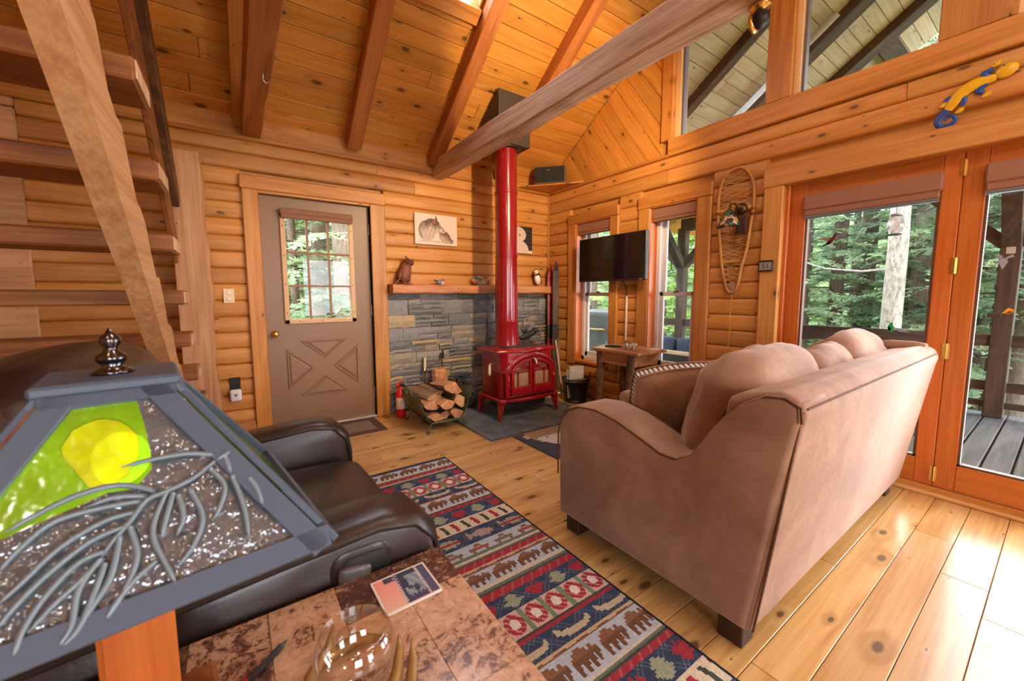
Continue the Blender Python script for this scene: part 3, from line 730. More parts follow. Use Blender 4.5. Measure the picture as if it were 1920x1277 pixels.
def foliage_mesh(seed, h0, h1, nb, Lb, droop, leaf):
    rnd = random.Random(seed); vs = []; fs = []
    tw = MB()
    for i in range(nb):
        z = h0+(h1-h0)*(i+rnd.random())/nb; a = i*2.4+rnd.uniform(-.5, .5); L = Lb*rnd.uniform(.55, 1.)*(1-.4*(z-h0)/(h1-h0))
        d = Vector((math.cos(a), math.sin(a), 0)); sd = Vector((-d.y, d.x, 0))
        def at(t): return d*(L*t)+Vector((0, 0, z+.12*L*t-droop*L*t*t))
        tw.tube([at(0), at(.35), at(.7), at(1.)], [.018, .012, .007, .002], 4)
        m = int(30*L)
        for k in range(m):
            t = .18+.82*rnd.random(); p0 = at(t); s_ = rnd.choice((-1, 1)); sl = .32*L*(1.08-t)*rnd.uniform(.4, 1.)+.06
            dr = (sd*s_*rnd.uniform(.7, 1.)+d*rnd.uniform(.2, .8)+Vector((0, 0, rnd.uniform(-.45, .05)))).normalized()
            ns = 3+int(sl*9)
            for q in range(ns):
                p = p0+dr*sl*(q+.5)/ns; lw = leaf*rnd.uniform(.6, 1.1); e = (d*rnd.uniform(-.3, 1)+sd*rnd.uniform(-1, 1)+Vector((0, 0, rnd.uniform(-.5, .3)))).normalized()
                n2 = dr*lw*.55; o = len(vs)
                vs += [p-n2, p+e*lw*.8, p+n2+e*lw*.1]; fs.append((o, o+1, o+2))
                vs += [p-n2*.5, p-e*lw*.8, p+n2]; fs.append((o+3, o+4, o+5))
    me = bpy.data.meshes.new('foliage'); me.from_pydata([tuple(v) for v in vs], [], fs); me.update()
    return me, tw
FOL = [foliage_mesh(1, 1.2, 9., 60, 2.0, .34, .075), foliage_mesh(2, 1.9, 9., 54, 2.2, .42, .08), foliage_mesh(3, .3, 6., 56, 1.7, .2, .10)]
TWM = [f_[1].mesh('branches') for f_ in FOL]
BARKS = [bark('spruce_bark', srgb(96, 84, 76), srgb(142, 128, 118)), bark('dark_bark', srgb(70, 60, 54), srgb(112, 98, 88)), bark('pale_bark', srgb(128, 118, 110), srgb(222, 214, 206))]
for i, m in enumerate(TWM): m.materials.append(BARKS[1])
for i, f_ in enumerate(FOL): f_[0].materials.append(LEAF[i])
TRK = {}
def tree(x, y, r, k, bk, label, group=None, sc_=1., foliage=True, name='conifer_tree', lift=0.):
    z = grd(x, y); tr = thing(name, label, 'tree', (x, y, z), random.uniform(0, 6.28), group)
    key = (round(r, 2), bk)
    if key not in TRK:
        m = MB(); pts = [(.02*math.sin(q), .02*math.cos(q*1.7), q*1.6) for q in range(8)]
        m.tube(pts, [r*(1.35 if q == 0 else 1.1-.06*q) for q in range(8)], 14); me = m.mesh('trunk', True); me.materials.append(BARKS[bk]); TRK[key] = me
    o = bpy.data.objects.new('trunk', TRK[key]); col.objects.link(o); o.parent = tr
    if foliage:
        for nm, me in (('foliage', FOL[k][0]), ('branches', TWM[k])):
            o = bpy.data.objects.new(nm, me); col.objects.link(o); o.parent = tr; o['kind'] = 'stuff'; o.scale = (sc_,)*3; o.location.z = lift
    return tr
pale = tree(6.0, -2.10, .135, 0, 2, 'pale grey spruce trunk in the middle of the folding door view', foliage=False)
MB().tube([(0, 0, 2.75), (-.35, .25, 2.72), (-.8, .55, 2.8), (-1.1, .75, 2.95)], [.022, .018, .014, .008], 6).build('bare_branch', BARKS[2], pale); pale.rotation_euler = (0, 0, -.95)
tree(8.0, -.78, .14, 0, 1, 'slim dark conifer seen left of the pale spruce'); tree(9.0, -1.04, .17, 1, 1, 'dark conifer just left of the pale spruce'); tree(8.5, -2.08, .22, 0, 0, 'thick brown conifer right of the pale spruce'); tree(10., -1.68, .16, 1, 1, 'narrow dark conifer right behind the pale spruce')
tree(7.0, -2.80, .15, 0, 0, 'conifer trunk left of the porch post seen through the right door'); tree(7.6, -3.9, .16, 1, 0, 'conifer trunk right of the porch post')
tree(-2.42, 4.1, .065, 0, 1, 'slim dark conifer in the left panes of the entrance door'); tree(-1.95, 4.6, .17, 1, 0, 'thick brown conifer in the middle panes of the entrance door'); tree(-1.62, 3.7, .22, 0, 0, 'broad mossy conifer trunk in the right panes of the entrance door')
spots = [(5.4, .9, 2), (6.0, 2.6, 2), (4.9, 3.8, 2), (7.2, 4.6, 2), (4.6, 5.9, 2), (6.6, 6.6, 0), (8.4, 2.4, 0), (9.4, 4.4, 2), (10.4, .9, 0), (11.2, -.2, 1), (12, 2, 2), (11.4, -2.6, 0), (12.4, -3.6, 1), (9.8, -3.2, 0), (10.2, -4.6, 1), (8.8, -5.4, 0), (13, -1.2, 2), (13.6, .8, 0), (12.6, 4.6, 1), (9., 7.6, 0), (13.6, -5., 0), (6.2, -5.2, 1), (14.4, -2.8, 1), (15, 2.6, 2), (11.6, 6.6, 2),(6.9,-.2,0),(7.4,-3.3,1),
         (-3.3, 5.6, 0), (-2.7, 6.6, 1), (-1.2, 6.2, 0), (-.4, 5.2, 1), (-3.9, 7.6, 0), (-2.2, 8.4, 2), (-1., 8.8, 0), (.6, 7.4, 1), (.4, 4.0, 2), (-3.4, 9.6, 1), (-.2, 10.6, 0), (1.8, 9.4, 2), (2.6, 6.2, 0), (3.4, 8.6, 1)]
for i, (x, y, k) in enumerate(spots):
    back = y > 3.6 and x < 3.5 and not x > 3.
    if k == 2: lab, gr, nm = ('bright green leafy tree in the woods beyond the narrow windows', 'leafy trees in the woods', 'leafy_tree')
    elif back: lab, gr, nm = ('green conifer in the woods seen through the entrance door', 'conifers behind the entrance door', 'conifer_tree')
    else: lab, gr, nm = ('green conifer standing in the woods beyond the porch railing', 'conifers beyond the porch', 'conifer_tree')
    tree(x+random.uniform(-.2, .2), y+random.uniform(-.2, .2), random.choice((.09, .12, .16)), k, random.choice((0, 1)), lab, gr, random.uniform(.9, 1.25), name=nm, lift=random.uniform(-.9, .3))
# distant wooded hillside closing the view
def hill(u, v):
    a = -1.25+u*3.3; rr = 24+3*math.sin(a*5); return (math.sin(a)*rr*1.0+2, math.cos(a)*rr-4, -3+9.5*v+1.2*math.sin(a*9)*v)
hl = MB().surf(hill, 40, 8)
t = NT('wooded_hill'); nz = t.noise(t.coords(rnd=False), 1.3, 8, .75); c = t.ramp(nz, [(.3, srgb(62, 84, 56)), (.5, srgb(104, 132, 84)), (.68, srgb(168, 190, 132))])
hh = hl.build('wooded_hill', t.out(t.bsdf(c, 1., bump=nz, bstr=1., bdist=.6)), smooth=True); tag(hh, 'distant wooded hillside behind the trees', kind='structure')
# ------------------------------------------------------------------ hearth slab
t = NT('slate_slab'); v = t.coords(rnd=False); n1 = t.noise(v, 9, 6, .65); c = t.ramp(n1, [(.3, srgb(74, 82, 88)), (.55, srgb(104, 114, 120)), (.75, srgb(132, 142, 146))])
hs = MB().box(-1.675, -.42, -1.265, -.06, 0, .022, .004).build('hearth_slab', t.out(t.bsdf(c, .5, bump=n1, bstr=.3))); tag(hs, 'dark slate hearth slab under the red stove', 'hearth')
# ------------------------------------------------------------------ stove
RED = plain('red_enamel', (.25, .004, .010), .22, spec=.6, **{'Coat Weight': .6, 'Coat Roughness': .06})
DRED = RED
st = thing('wood_stove', 'red enamelled cast-iron wood stove with arched glass doors', 'stove', (-1.015, -.735, .022))
def arcplan(w2, yb, yc, yf, n=10): return [(w2, yb), (-w2, yb), (-w2, yc)]+[(-w2*.93+2*w2*.93*i/n, yc+(yf-yc)*math.sin(math.pi*i/n)**.8) for i in range(n+1)]+[(w2, yc)]
MB().prism([(-.295, .18), (.295, .18), (.295, -.14), (.25, -.185), (-.25, -.185), (-.295, -.14)], 'Z', .19, .615).build('body', RED, st, bevel=(.008, 2))
MB().prism(arcplan(.345, .20, -.165, -.215), 'Z', .605, .632).build('top_plate', RED, st, bevel=(.009, 2))
MB().prism(arcplan(.32, .18, -.15, -.19), 'Z', .63, .64).build('top_lid', RED, st, bevel=(.004, 1))
MB().prism([(-.20, -.10), (.20, -.10), (.20, .08), (-.20, .08)], 'Z', .639, .646).build('griddle', plain('black_iron', (.03, .028, .03), .5, bump=.2, bs=40), st, bevel=(.003, 1))
MB().prism(arcplan(.335, .19, -.165, -.235), 'Z', .155, .192).build('base_skirt', RED, st, bevel=(.012, 3))
MB().prism([(-.24, .14), (.24, .14), (.24, -.13), (-.24, -.13)], 'Z', .07, .16).build('ash_pan', plain('black_iron', (.03, .028, .03), .5, bump=.2, bs=40), st, bevel=(.02, 2))
def ringmesh(outer, inner, y0, y1):
    n = len(outer); m = MB()
    vs = [(p[0], y0, p[1]) for p in outer]+[(p[0], y0, p[1]) for p in inner]+[(p[0], y1, p[1]) for p in outer]+[(p[0], y1, p[1]) for p in inner]; fs = []
    for i in range(n):
        j = (i+1) % n
        fs += [(i, j, n+j, n+i), (2*n+i, 3*n+i, 3*n+j, 2*n+j), (i, 2*n+i, 2*n+j, j), (n+i, n+j, 3*n+j, 3*n+i)]
    return m.add(vs, fs)
def half(sg, xi, xo, zb, zs, zt, n=10):
    pts = [(sg*xi, zb), (sg*xo, zb), (sg*xo, (zb+zs)/2), (sg*xo, zs)]
    for i in range(1, n+1):
        a = math.pi/2*i/n; pts.append((sg*(xi+(xo-xi)*math.cos(a)), zs+(zt-zs)*math.sin(a)))
    return pts
# arched surround
O = half(1, 0, .285, .205, .42, .60)[1:]; O = O+[(-p[0], p[1]) for p in O[::-1][1:]]
I_ = half(1, 0, .238, .225, .42, .562)[1:]; I_ = I_+[(-p[0], p[1]) for p in I_[::-1][1:]]
ringmesh(O, I_, -.215, -.17).build('arch_surround', RED, st, bevel=(.006, 2))
O2 = [(p[0]*1.0, p[1]) for p in half(1, 0, .262, .3, .42, .585)[2:]]; O2 = O2+[(-p[0], p[1]) for p in O2[::-1][1:]]
MB().tube([(p[0], -.216, p[1]) for p in O2], .008, 6).build('arch_bead', RED, st, smooth=True)
PANE = plain('tan_stove_glass', srgb(150, 122, 98), .1, spec=.8, var=.35)  # tan pane colour with random mottling
for sg in (-1, 1):
    d = ringmesh(half(sg, .004, .235, .225, .42, .552), half(sg, .03, .205, .30, .425, .522), -.228, -.19).build('stove_door', RED, st, bevel=(.004, 2))
    inn = half(sg, .028, .207, .298, .425, .524)
    MB().prism([(p[0], p[1]) for p in inn], 'Y', -.20, -.196).build('pane', PANE, d)
    MB().box(sg*.03, sg*.205, -.22, -.198, .43, .442, .003).build('glazing_bar', RED, d); MB().box(sg*.03, sg*.205, -.216, -.198, .452, .458, .002).build('glazing_bar', RED, d)
    MB().box(sg*.15-.004, sg*.15+.004, -.215, -.198, .30, .43, .002).build('glazing_bar', RED, d)
    for a in (20, 40, 60, 78):
        MB().beam((sg*.035, -.207, .458), (sg*(.035+.17*math.cos(R(a))), -.207, .458+.075*math.sin(R(a))), .006, .008).build('fan_spoke', RED, d)
    MB().box(sg*.015, sg*.225, -.236, -.226, .232, .285, .005).build('lower_panel', RED, d)
    for z in (.30, .44): MB().tube([(sg*.238, -.224, z-.014), (sg*.238, -.224, z+.014)], .008, 8).build('hinge_pin', RED, d)
MB().tube([(0, -.23, .55), (0, -.25, .55), (.008, -.262, .535), (.014, -.268, .50)], [.006, .007, .009, .006], 8).build('door_handle', STEEL(), st, smooth=True)
# side rails, side handle and legs
for sg in (-1, 1):
    MB().box(sg*.29, sg*.305, -.15, .17, .43, .445, .004).build('side_rail', RED, st)
    MB().box(sg*.294, sg*.301, -.13, -.005, .215, .42, .004).build('side_panel', RED, st); MB().box(sg*.294, sg*.301, .015, .16, .215, .42, .004).build('side_panel', RED, st)
MB().box(-.30, -.245, -.20, -.14, .425, .448, .006).build('corner_band', RED, st); MB().box(.245, .30, -.20, -.14, .425, .448, .006).build('corner_band', RED, st)
MB().tube([(-.295, -.04, .50), (-.335, -.04, .505), (-.345, -.04, .49)], .006, 8).build('damper_rod', STEEL(), st)
MB().lathe([(.001, 0), (.010, .004), (.014, .03), (.010, .09), (.006, .10)], 10, (-.347, -.04, .395)).build('damper_grip', plain('pale_grip', srgb(206, 200, 170), .4), st, smooth=True)
for sx in (-1, 1):
    for sy in (-1, 1):
        x, y = sx*.305, (-.165 if sy < 0 else .16)
        MB().tube([(x, y, .172), (x+sx*.008, y+sy*.004, .12), (x+sx*.02, y+sy*.01, .05), (x+sx*.028, y+sy*.016, .0)], [.04, .034, .02, .016], 6).build('leg', RED, st, angle=35)
        if sy < 0: MB().soft(.07, .05, .05, .015, 3, M=Matrix.Translation((x, y-.02, .175))).build('leg_cap', RED, st, smooth=True)
MB().tube([(.32, -.2, .17), (.345, -.215, .168)], .012, 8).build('air_knob', plain('pale_grip', srgb(206, 200, 170), .4), st)
# flue pipe
pp_ = thing('stove_pipe', 'tall red enamelled stove pipe rising to the ceiling box', 'stove pipe', (-1.06, -.595, .66))
MB().lathe([(.138, 0), (.135, .02), (.118, .26), (.122, .268), (.122, .285), (.112, .29)], 40).build('flue_collar', RED, pp_, angle=40)
pl = MB(); prof = [(.112, .288)]
for z in (.93, 1.55): prof += [(.110, z-.012), (.115, z-.008), (.115, z+.008), (.108, z+.012)]
prof += [(.107, 1.99)]
pl.lathe(prof, 44).build('pipe', RED, pp_, angle=40)
for k in range(20):
    a = k/20*6.283; 
    MB().tube([(.113*math.cos(a), .113*math.sin(a), .30), (.113*math.cos(a), .113*math.sin(a), .52), (.110*math.cos(a), .110*math.sin(a), .90)], [.003, .003, .001], 4).build('flute', RED, pp_)
cb = thing('chimney_box', 'black square chimney support box in the sloping ceiling', 'chimney', (-1.06, -.595, 2.63))
z_of = lambda y: EAVE-TAN*y-2.63
m = MB(); X0, X1, Y0, Y1 = -.19, .175, -.165, .18
vs = [(X0, Y0, 0), (X1, Y0, 0), (X1, Y1, 0), (X0, Y1, 0)]+[(x, y, z_of(-.595+y)-.03) for x, y in ((X0, Y0), (X1, Y0), (X1, Y1), (X0, Y1))]
m.add(vs, [(0, 3, 2, 1), (4, 5, 6, 7), (0, 1, 5, 4), (1, 2, 6, 5), (2, 3, 7, 6), (3, 0, 4, 7)]).build('box_shell', plain('black_box', srgb(62, 52, 42), .6), cb, bevel=(.003, 1))
MB().lathe([(.11, -.012), (.15, -.012), (.15, 0), (.11, 0)], 32).build('trim_collar', BLACK(), cb)
# things on the stove
mb_ = MB().soft(.09, .028, .02, .003, 2).build('matchbox', plain('cream_card', srgb(232, 220, 196), .6), loc=(-.99, -.60+.01, .679)); tag(mb_, 'small cream matchbox lying on the stove top', 'matchbox'); mb_.location = (-.90, -.63, .672)
tg = MB().tube([(-.78, -.80, .675), (-.74, -.78, .70), (-.71, -.77, .675)], .010, 6); tg.tube([(-.80, -.81, .674), (-.72, -.775, .674)], .007, 6); tag(tg.build('lid_lifter', BLACK(), smooth=True), 'small black iron lid lifter on the stove top', 'tool')
# ironwork figure behind the stove
fg = thing('iron_bird_stand', 'black iron candle stand with spread prongs behind the stove', 'ironwork', (-.60, -.30, 0))
MB().lathe([(.07, 0), (.07, .01), (.012, .03), (.008, .66)], 12).build('stem', BLACK(), fg)
MB().soft(.24, .04, .06, .02, 4, (0, 0, .012), M=Matrix.Translation((.04, 0, .74)) @ Matrix.Rotation(R(-20), 4, 'Y')).build('body', BLACK(), fg, smooth=True); MB().ball((.15, 0, .79), .035, 10, sx=1.4).build('head', BLACK(), fg, smooth=True)
for k in range(5): MB().tube([(-.02+.01*k, 0, .76), (-.09+.035*k, 0, .86)], [.008, .004], 6).build('prong', BLACK(), fg)
MB().tube([(.0, 0, .86), (.0, 0, .93), (.05, 0, .93), (.05, 0, .86)], .003, 5, closed=True).build('hanging_loop', BRASS(), fg)
# ------------------------------------------------------------------ log rack and firewood
GRN = plain('green_painted_steel', srgb(72, 82, 58), .38, spec=.6, var=.2)
lr = thing('log_rack', 'green sheet-metal log rack with scrolled feet by the hearth', 'log rack', (-1.84, -.55, 0))
def sheet(pts, y0, y1, th=.006):
    m = MB(); n = len(pts); vs = []
    for y in (y0, y1):
        for k, p in enumerate(pts): vs.append((p[0], y, p[1]))
    for y in (y0, y1):
        for k, p in enumerate(pts): vs.append((p[0]+th, y, p[1]+th*.3))
    fs = []
    for i in range(n-1): fs += [(i, i+1, n+i+1, n+i), (2*n+i, 3*n+i, 3*n+i+1, 2*n+i+1), (i, 2*n+i, 2*n+i+1, i+1), (n+i, n+i+1, 3*n+i+1, 3*n+i)]
    fs += [(0, n, 3*n, 2*n), (n-1, 3*n-1, 4*n-1, 2*n-1)]
    return m.add(vs, fs)
sheet([(-.14, .085), (-.18, .13), (-.225, .21), (-.25, .32)], -.24, .24).build('side_sheet', GRN, lr, smooth=False, angle=50)
sheet([(.14, .085), (.185, .15), (.225, .25), (.255, .36)], -.24, .24).build('side_sheet', GRN, lr, angle=50)
MB().box(-.15, .15, -.24, .24, .078, .086, .002).build('base_sheet', GRN, lr)
for sy in (-1, 1):
    y = sy*.25
    MB().tube([(-.17, y, .02), (-.185, y, .008), (-.2, y, .02), (-.19, y, .034), (-.17, y, .03), (-.165, y, .06), (-.15, y, .09), (.15, y, .09), (.165, y, .06), (.17, y, .03), (.19, y, .034), (.2, y, .02), (.185, y, .008), (.17, y, .02)], .009, 6).build('scroll_foot', GRN, lr, smooth=True)
for sx, zt in ((-1, .32), (1, .36)):
    x = sx*.253
    MB().tube([(x, -.07, zt-.01), (x+sx*.02, -.065, zt+.045), (x+sx*.025, 0, zt+.06), (x+sx*.02, .065, zt+.045), (x, .07, zt-.01)], .010, 8).build('handle', GRN if sx < 0 else BLACK(), lr, smooth=True)
MB().tube([(.24, -.2, .375), (.247, -.1, .40), (.25, .1, .40), (.245, .2, .385)], .02, 6, flat=.4).build('leather_roll', BLACK(), lr)
SPLIT = wood('split_firewood', srgb(214, 168, 128), srgb(184, 132, 94), srgb(130, 84, 54), 'Y', knots=.08, rough=.85, ring=.7, var=.16)
BRK = plain('firewood_bark', srgb(128, 104, 88), .95, bump=.6, bs=40, var=.3)
random.seed(9)
def firewood(x, z, r, a0, span, yaw, dy, label, L=.40, pitch=0.):
    m = MB(); n = 6; prof = [(0, 0)]+[(r*math.cos(a0+span*i/n)*random.uniform(.9, 1.05), r*math.sin(a0+span*i/n)*random.uniform(.9, 1.05)) for i in range(n+1)]
    cx = sum(p[0] for p in prof)/len(prof); cz = sum(p[1] for p in prof)/len(prof); prof = [(p[0]-cx, p[1]-cz) for p in prof]
    nn = len(prof); segs = 5; vs = []; fs = []
    for s_ in range(segs+1):
        for p in prof: vs.append((p[0]*random.uniform(.94, 1.04), -L/2+L*s_/segs+(random.uniform(-.012, .012) if s_ in (0, segs) else 0), p[1]*random.uniform(.94, 1.04)))
    for s_ in range(segs):
        for i in range(nn): fs.append((s_*nn+i, s_*nn+(i+1) % nn, (s_+1)*nn+(i+1) % nn, (s_+1)*nn+i))
    fs += [tuple(range(nn))[::-1], tuple(range(segs*nn, (segs+1)*nn))]
    m.add(vs, fs); o = m.build('firewood_log', SPLIT)
    o.data.materials.append(BRK)
    for f_ in o.data.polygons:
        vi = [q % nn for q in f_.vertices]
        if len(f_.vertices) == 4 and 0 not in vi: f_.material_index = 1
    o.matrix_world = Matrix.Translation((-1.84+x, -.55+dy, z)) @ Matrix.Rotation(yaw, 4, 'Z') @ Matrix.Rotation(pitch, 4, 'X')
    tag(o, label, 'firewood', 'split firewood in the log rack'); return o
firewood(-.09, .135, .09, .2, 2.2, .03, 0, 'split log at the bottom left of the rack'); firewood(.02, .13, .08, .6, 2.4, -.06, .03, 'small split log at the bottom centre of the rack')
firewood(.11, .14, .10, .2, 2.0, .05, -.02, 'wedge-shaped split log at the bottom right of the rack'); firewood(-.12, .215, .10, 3.3, 2.0, -.05, .02, 'split log lying against the left side of the rack')
firewood(.0, .215, .09, 3.6, 2.3, .1, -.03, 'split log in the middle layer of the rack'); firewood(.14, .235, .10, 2.6, 2.1, -.03, .0, 'split log in the middle layer beside the dark sheet side')
firewood(-.10, .295, .09, .4, 2.3, .12, .05, 'greyish split log on top at the left of the rack'); firewood(.08, .325, .115, 3.4, 1.9, -.10, -.02, 'large orange split log on top of the rack', L=.44, pitch=R(-8))
firewood(-.02, .315, .05, .9, 2.0, .02, .10, 'thin split log tucked behind the top logs')
ul = MB().tube([(0, 0, 0), (.01, 0, .2), (0, .01, .42)], [.085, .083, .08], 9).build('upright_log', SPLIT, loc=(-1.62, -.16, .022)); tag(ul, 'pale split log standing upright against the stone', 'firewood')
ul.rotation_euler = (0, 0, .3)
# hearth tools leaning on the stone
tl = thing('hearth_brush', 'black hearth brush with a brass-ringed handle leaning on the stone', 'hearth tool', (-1.77, -.12, 0))
MB().tube([(0, 0, .12), (.02, .03, .44)], .008, 8).build('shaft', BLACK(), tl); MB().tube([(.02, .03, .44), (.027, .04, .56)], .013, 8).build('handle', plain('white_handle', srgb(225, 215, 190), .4), tl); MB().tube([(.018, .028, .42), (.021, .032, .45)], .015, 8).build('ferrule', BRASS(), tl); MB().soft(.09, .04, .14, .01, 3, M=Matrix.Translation((0, 0, .07))).build('bristles', plain('brown_bristle', srgb(110, 70, 44), .9), tl)
t2 = thing('hearth_poker', 'black iron poker leaning on the stone beside the upright log', 'hearth tool', (-1.55, -.10, .022))
MB().tube([(0, 0, 0), (.0, .02, .52)], .007, 8).build('shaft', BLACK(), t2); MB().lathe([(.001, .51), (.014, .52), (.016, .56), (.008, .60), (.001, .61)], 10).build('handle', BLACK(), t2)
do = thing('dutch_oven', 'black enamel kettle on the hearth behind the stove', 'kettle', (-1.365, -.25, .022))
MB().lathe([(.001, 0), (.10, 0), (.125, .02), (.135, .06), (.13, .095)], 28).build('pot', plain('black_enamel', (.02, .022, .026), .25, spec=.7, bump=.15, bs=30), do, smooth=True)
MB().lathe([(.137, .095), (.13, .105), (.09, .135), (.03, .15), (.001, .152)], 28).build('lid', plain('black_enamel', (.02, .022, .026), .25), do, smooth=True)
MB().tube([(-.13, 0, .09), (-.12, 0, .13), (-.08, 0, .16), (.08, 0, .16), (.12, 0, .13), (.13, 0, .09)], .006, 6).build('bail_handle', STEEL(), do, smooth=True)
# fire extinguisher
fe = thing('fire_extinguisher', 'small red fire extinguisher standing by the door casing', 'extinguisher', (-2.045, -.17, 0))
FR = plain('extinguisher_red', (.6, .01, .012), .3)
MB().lathe([(.001, 0), (.044, .003), (.046, .02), (.046, .24), (.038, .275), (.018, .295), (.016, .31)], 24).build('cylinder', FR, fe, smooth=True)
MB().lathe([(.0465, .09), (.0468, .092), (.0468, .2), (.0465, .202)], 24).build('paper_label', plain('label_white', srgb(226, 214, 190), .6, var=.3), fe, smooth=True)
MB().box(-.03, .03, -.014, .014, .305, .335, .006).build('valve', BLACK(), fe); MB().beam((-.05, 0, .33), (.04, 0, .365), .02, .012, b=.003).build('lever', FR, fe); MB().tube([(.025, 0, .32), (.055, -.01, .30), (.055, -.02, .2), (.05, -.02, .13)], .014, 8).build('hose', BLACK(), fe, smooth=True)
MB().ball((-.03, -.014, .325), .016, 10).build('gauge', FR, fe, smooth=True)
# bucket of papers
bk = thing('ash_bucket', 'black metal bucket holding newspapers beside the stove', 'bucket', (-.215, -.74, 0))
MB().lathe([(.001, .01), (.115, .01), (.125, .0), (.13, .015), (.118, .03), (.15, .255), (.156, .262), (.150, .27), (.146, .262), (.114, .04), (.001, .03)], 32).build('shell', BLACK(), bk, angle=40)
MB().lathe([(.152, .235), (.160, .24), (.160, .25), (.152, .256)], 32).build('rim_band', plain('tin_band', (.3, .3, .3), .35, .9), bk, smooth=True)
NEWS = plain('newsprint', srgb(206, 202, 208), .85, var=.12)
for k, (dx, dy, an, hh, lab) in enumerate(((-.05, -.03, .3, .38, 'folded newspaper at the front of the black bucket'), (.02, .0, -.2, .40, 'folded newspaper in the middle of the black bucket'), (.05, .05, .5, .36, 'folded newspaper at the back of the black bucket'))):
    m = MB()
    for q in range(3): m.surf(lambda u, v, q=q: ((u-.5)*.17, .012*math.sin(u*5+q)+.008*q, .06+v*(hh-.06)-.02*q*u), 8, 5)
    nw = m.build('newspaper', NEWS, smooth=True); nw.location = (-.215+dx, -.74+dy, .0); nw.rotation_euler = (.06*(k-1), 0, an); tag(nw, lab, 'newspaper')
rh = MB().tube([(-.12, -.79, .06), (-.07, -.83, .33)], .014, 8).build('lighter_wand', FR, smooth=True); tag(rh, 'red handled fire lighter sticking out of the bucket', 'lighter')
st.scale = (1.06, 1.06, 1.05)
# ------------------------------------------------------------------ sofa
def suede_mat():
    t = NT('taupe_suede'); v = t.coords(rnd=False); n1 = t.noise(v, 3.2, 5, .62, .4); n2 = t.noise(v, 34, 2, .5)
    c = t.ramp(n1, [(.28, srgb(132, 98, 78)), (.5, srgb(158, 122, 100)), (.74, srgb(186, 152, 130))])
    return t.out(t.bsdf(c, .78, bump=t.math('ADD', n2, t.math('MULTIPLY', n1, 3.)), bstr=.18, bdist=.006, **{'Sheen Weight': .5, 'Sheen Roughness': .4, 'Sheen Tint': (1., .86, .8, 1), 'Specular IOR Level': .3}))
SUEDE = suede_mat()
SEAM = plain('sofa_seam', srgb(98, 66, 48), .8)
sofa = thing('sofa', 'taupe suede chaise sofa with its back to the room', 'sofa', (-2.03, -3.40, 0))
# profile of the arm, y and z measured from the thing's base
ARM = [(.92, .09), (.925, .30), (.925, .52), (.905, .60), (.87, .645), (.79, .68), (.68, .69), (.56, .672), (.44, .635), (.34, .60), (.27, .60), (.20, .645), (.15, .72), (.10, .80), (.04, .865), (-.02, .90), (-.07, .905), (-.11, .885), (-.115, .84), (-.07, .55), (0., .09)]
def arm(name, x0, x1):
    m = MB(); n = len(ARM); k = 7
    vs = []; fs = []
    # rounded cross-section: inset rings at both faces
    cy_, cz_ = .42, .38
    for i, (x, ins) in enumerate(((x0+.0, .032), (x0+.008, .012), (x0+.03, 0.), (x1-.03, 0.), (x1-.008, .012), (x1, .032))):
        for p in ARM:
            d = Vector((cy_-p[0], cz_-p[1])).normalized(); vs.append((x, p[0]+d.x*ins, p[1]+d.y*ins))
    for r in range(5):
        for i in range(n): fs.append((r*n+i, r*n+(i+1) % n, (r+1)*n+(i+1) % n, (r+1)*n+i))
    fs += [tuple(range(n)), tuple(range(6*n-1, 5*n-1, -1))]
    return m.add(vs, fs).build(name, SUEDE, sofa, angle=42, merge=True)
arm_n = arm('arm', 0., .23)
MB().tube([(.006, p[0]+.012*(1 if p[0] < .4 else -1)*0, p[1]-.012) for p in ARM[1:19]], .0045, 5).build('seam', SEAM, arm_n)
MB().tube([(.224, p[0], p[1]-.010) for p in ARM[2:16]], .004, 5).build('seam', SEAM, arm_n)
# back panel leaning outwards
BK = [(-.008, .088), (-.112, .80), (-.124, .85), (-.105, .893), (-.06, .912), (-.01, .90), (.06, .885), (.10, .86), (.16, .45), (.16, .088)]
m = MB().prism(BK, 'X', .012, 1.93); bkp = m.build('back', SUEDE, sofa, bevel=(.018, 3, 20), angle=42)
MB().tube([(.02, -.112, .86), (.018, -.098, .76), (.018, -.06, .44), (.018, -.016, .10)], .0045, 5).build('seam', SEAM, bkp)
MB().tube([(.03, -.119, .868), (1.9, -.119, .868)], .003, 5).build('seam', SEAM, bkp)
MB().soft(.10, .20, .06, .025, 3, M=Matrix.Translation((1.88, .02, .90)) @ Matrix.Rotation(.1, 4, 'Y')).build('back_corner', SUEDE, sofa, smooth=True)
MB().box(.03, 1.91, .01, .86, .09, .30, .02).build('base', SUEDE, sofa)
MB().box(1.12, 1.91, .80, 1.46, .09, .30, .02).build('chaise_base', SUEDE, sofa)
for x0, x1 in ((.235, .66), (.665, 1.11)): MB().soft(x1-x0, .72, .16, .05, 8, (0, .01, .018), M=Matrix.Translation(((x0+x1)/2, .53, .37))).build('seat_cushion', SUEDE, sofa, smooth=True)
MB().soft(.80, 1.32, .17, .045, 10, (0, 0, .015), M=Matrix.Translation((1.515, .82, .372))).build('chaise_cushion', SUEDE, sofa, smooth=True)
def wrinkle(seed, amp):
    r = random.Random(seed); ph = [r.uniform(0, 6.28) for _ in range(6)]
    def f(p):
        w = amp*(math.sin(p.x*38+p.z*14+ph[0])*.5+math.sin(p.x*61-p.z*21+ph[1])*.35+math.sin(p.z*48+p.x*9+ph[2])*.3)
        return (p.x+w*.3, p.y+w, p.z+w*.9)
    return f
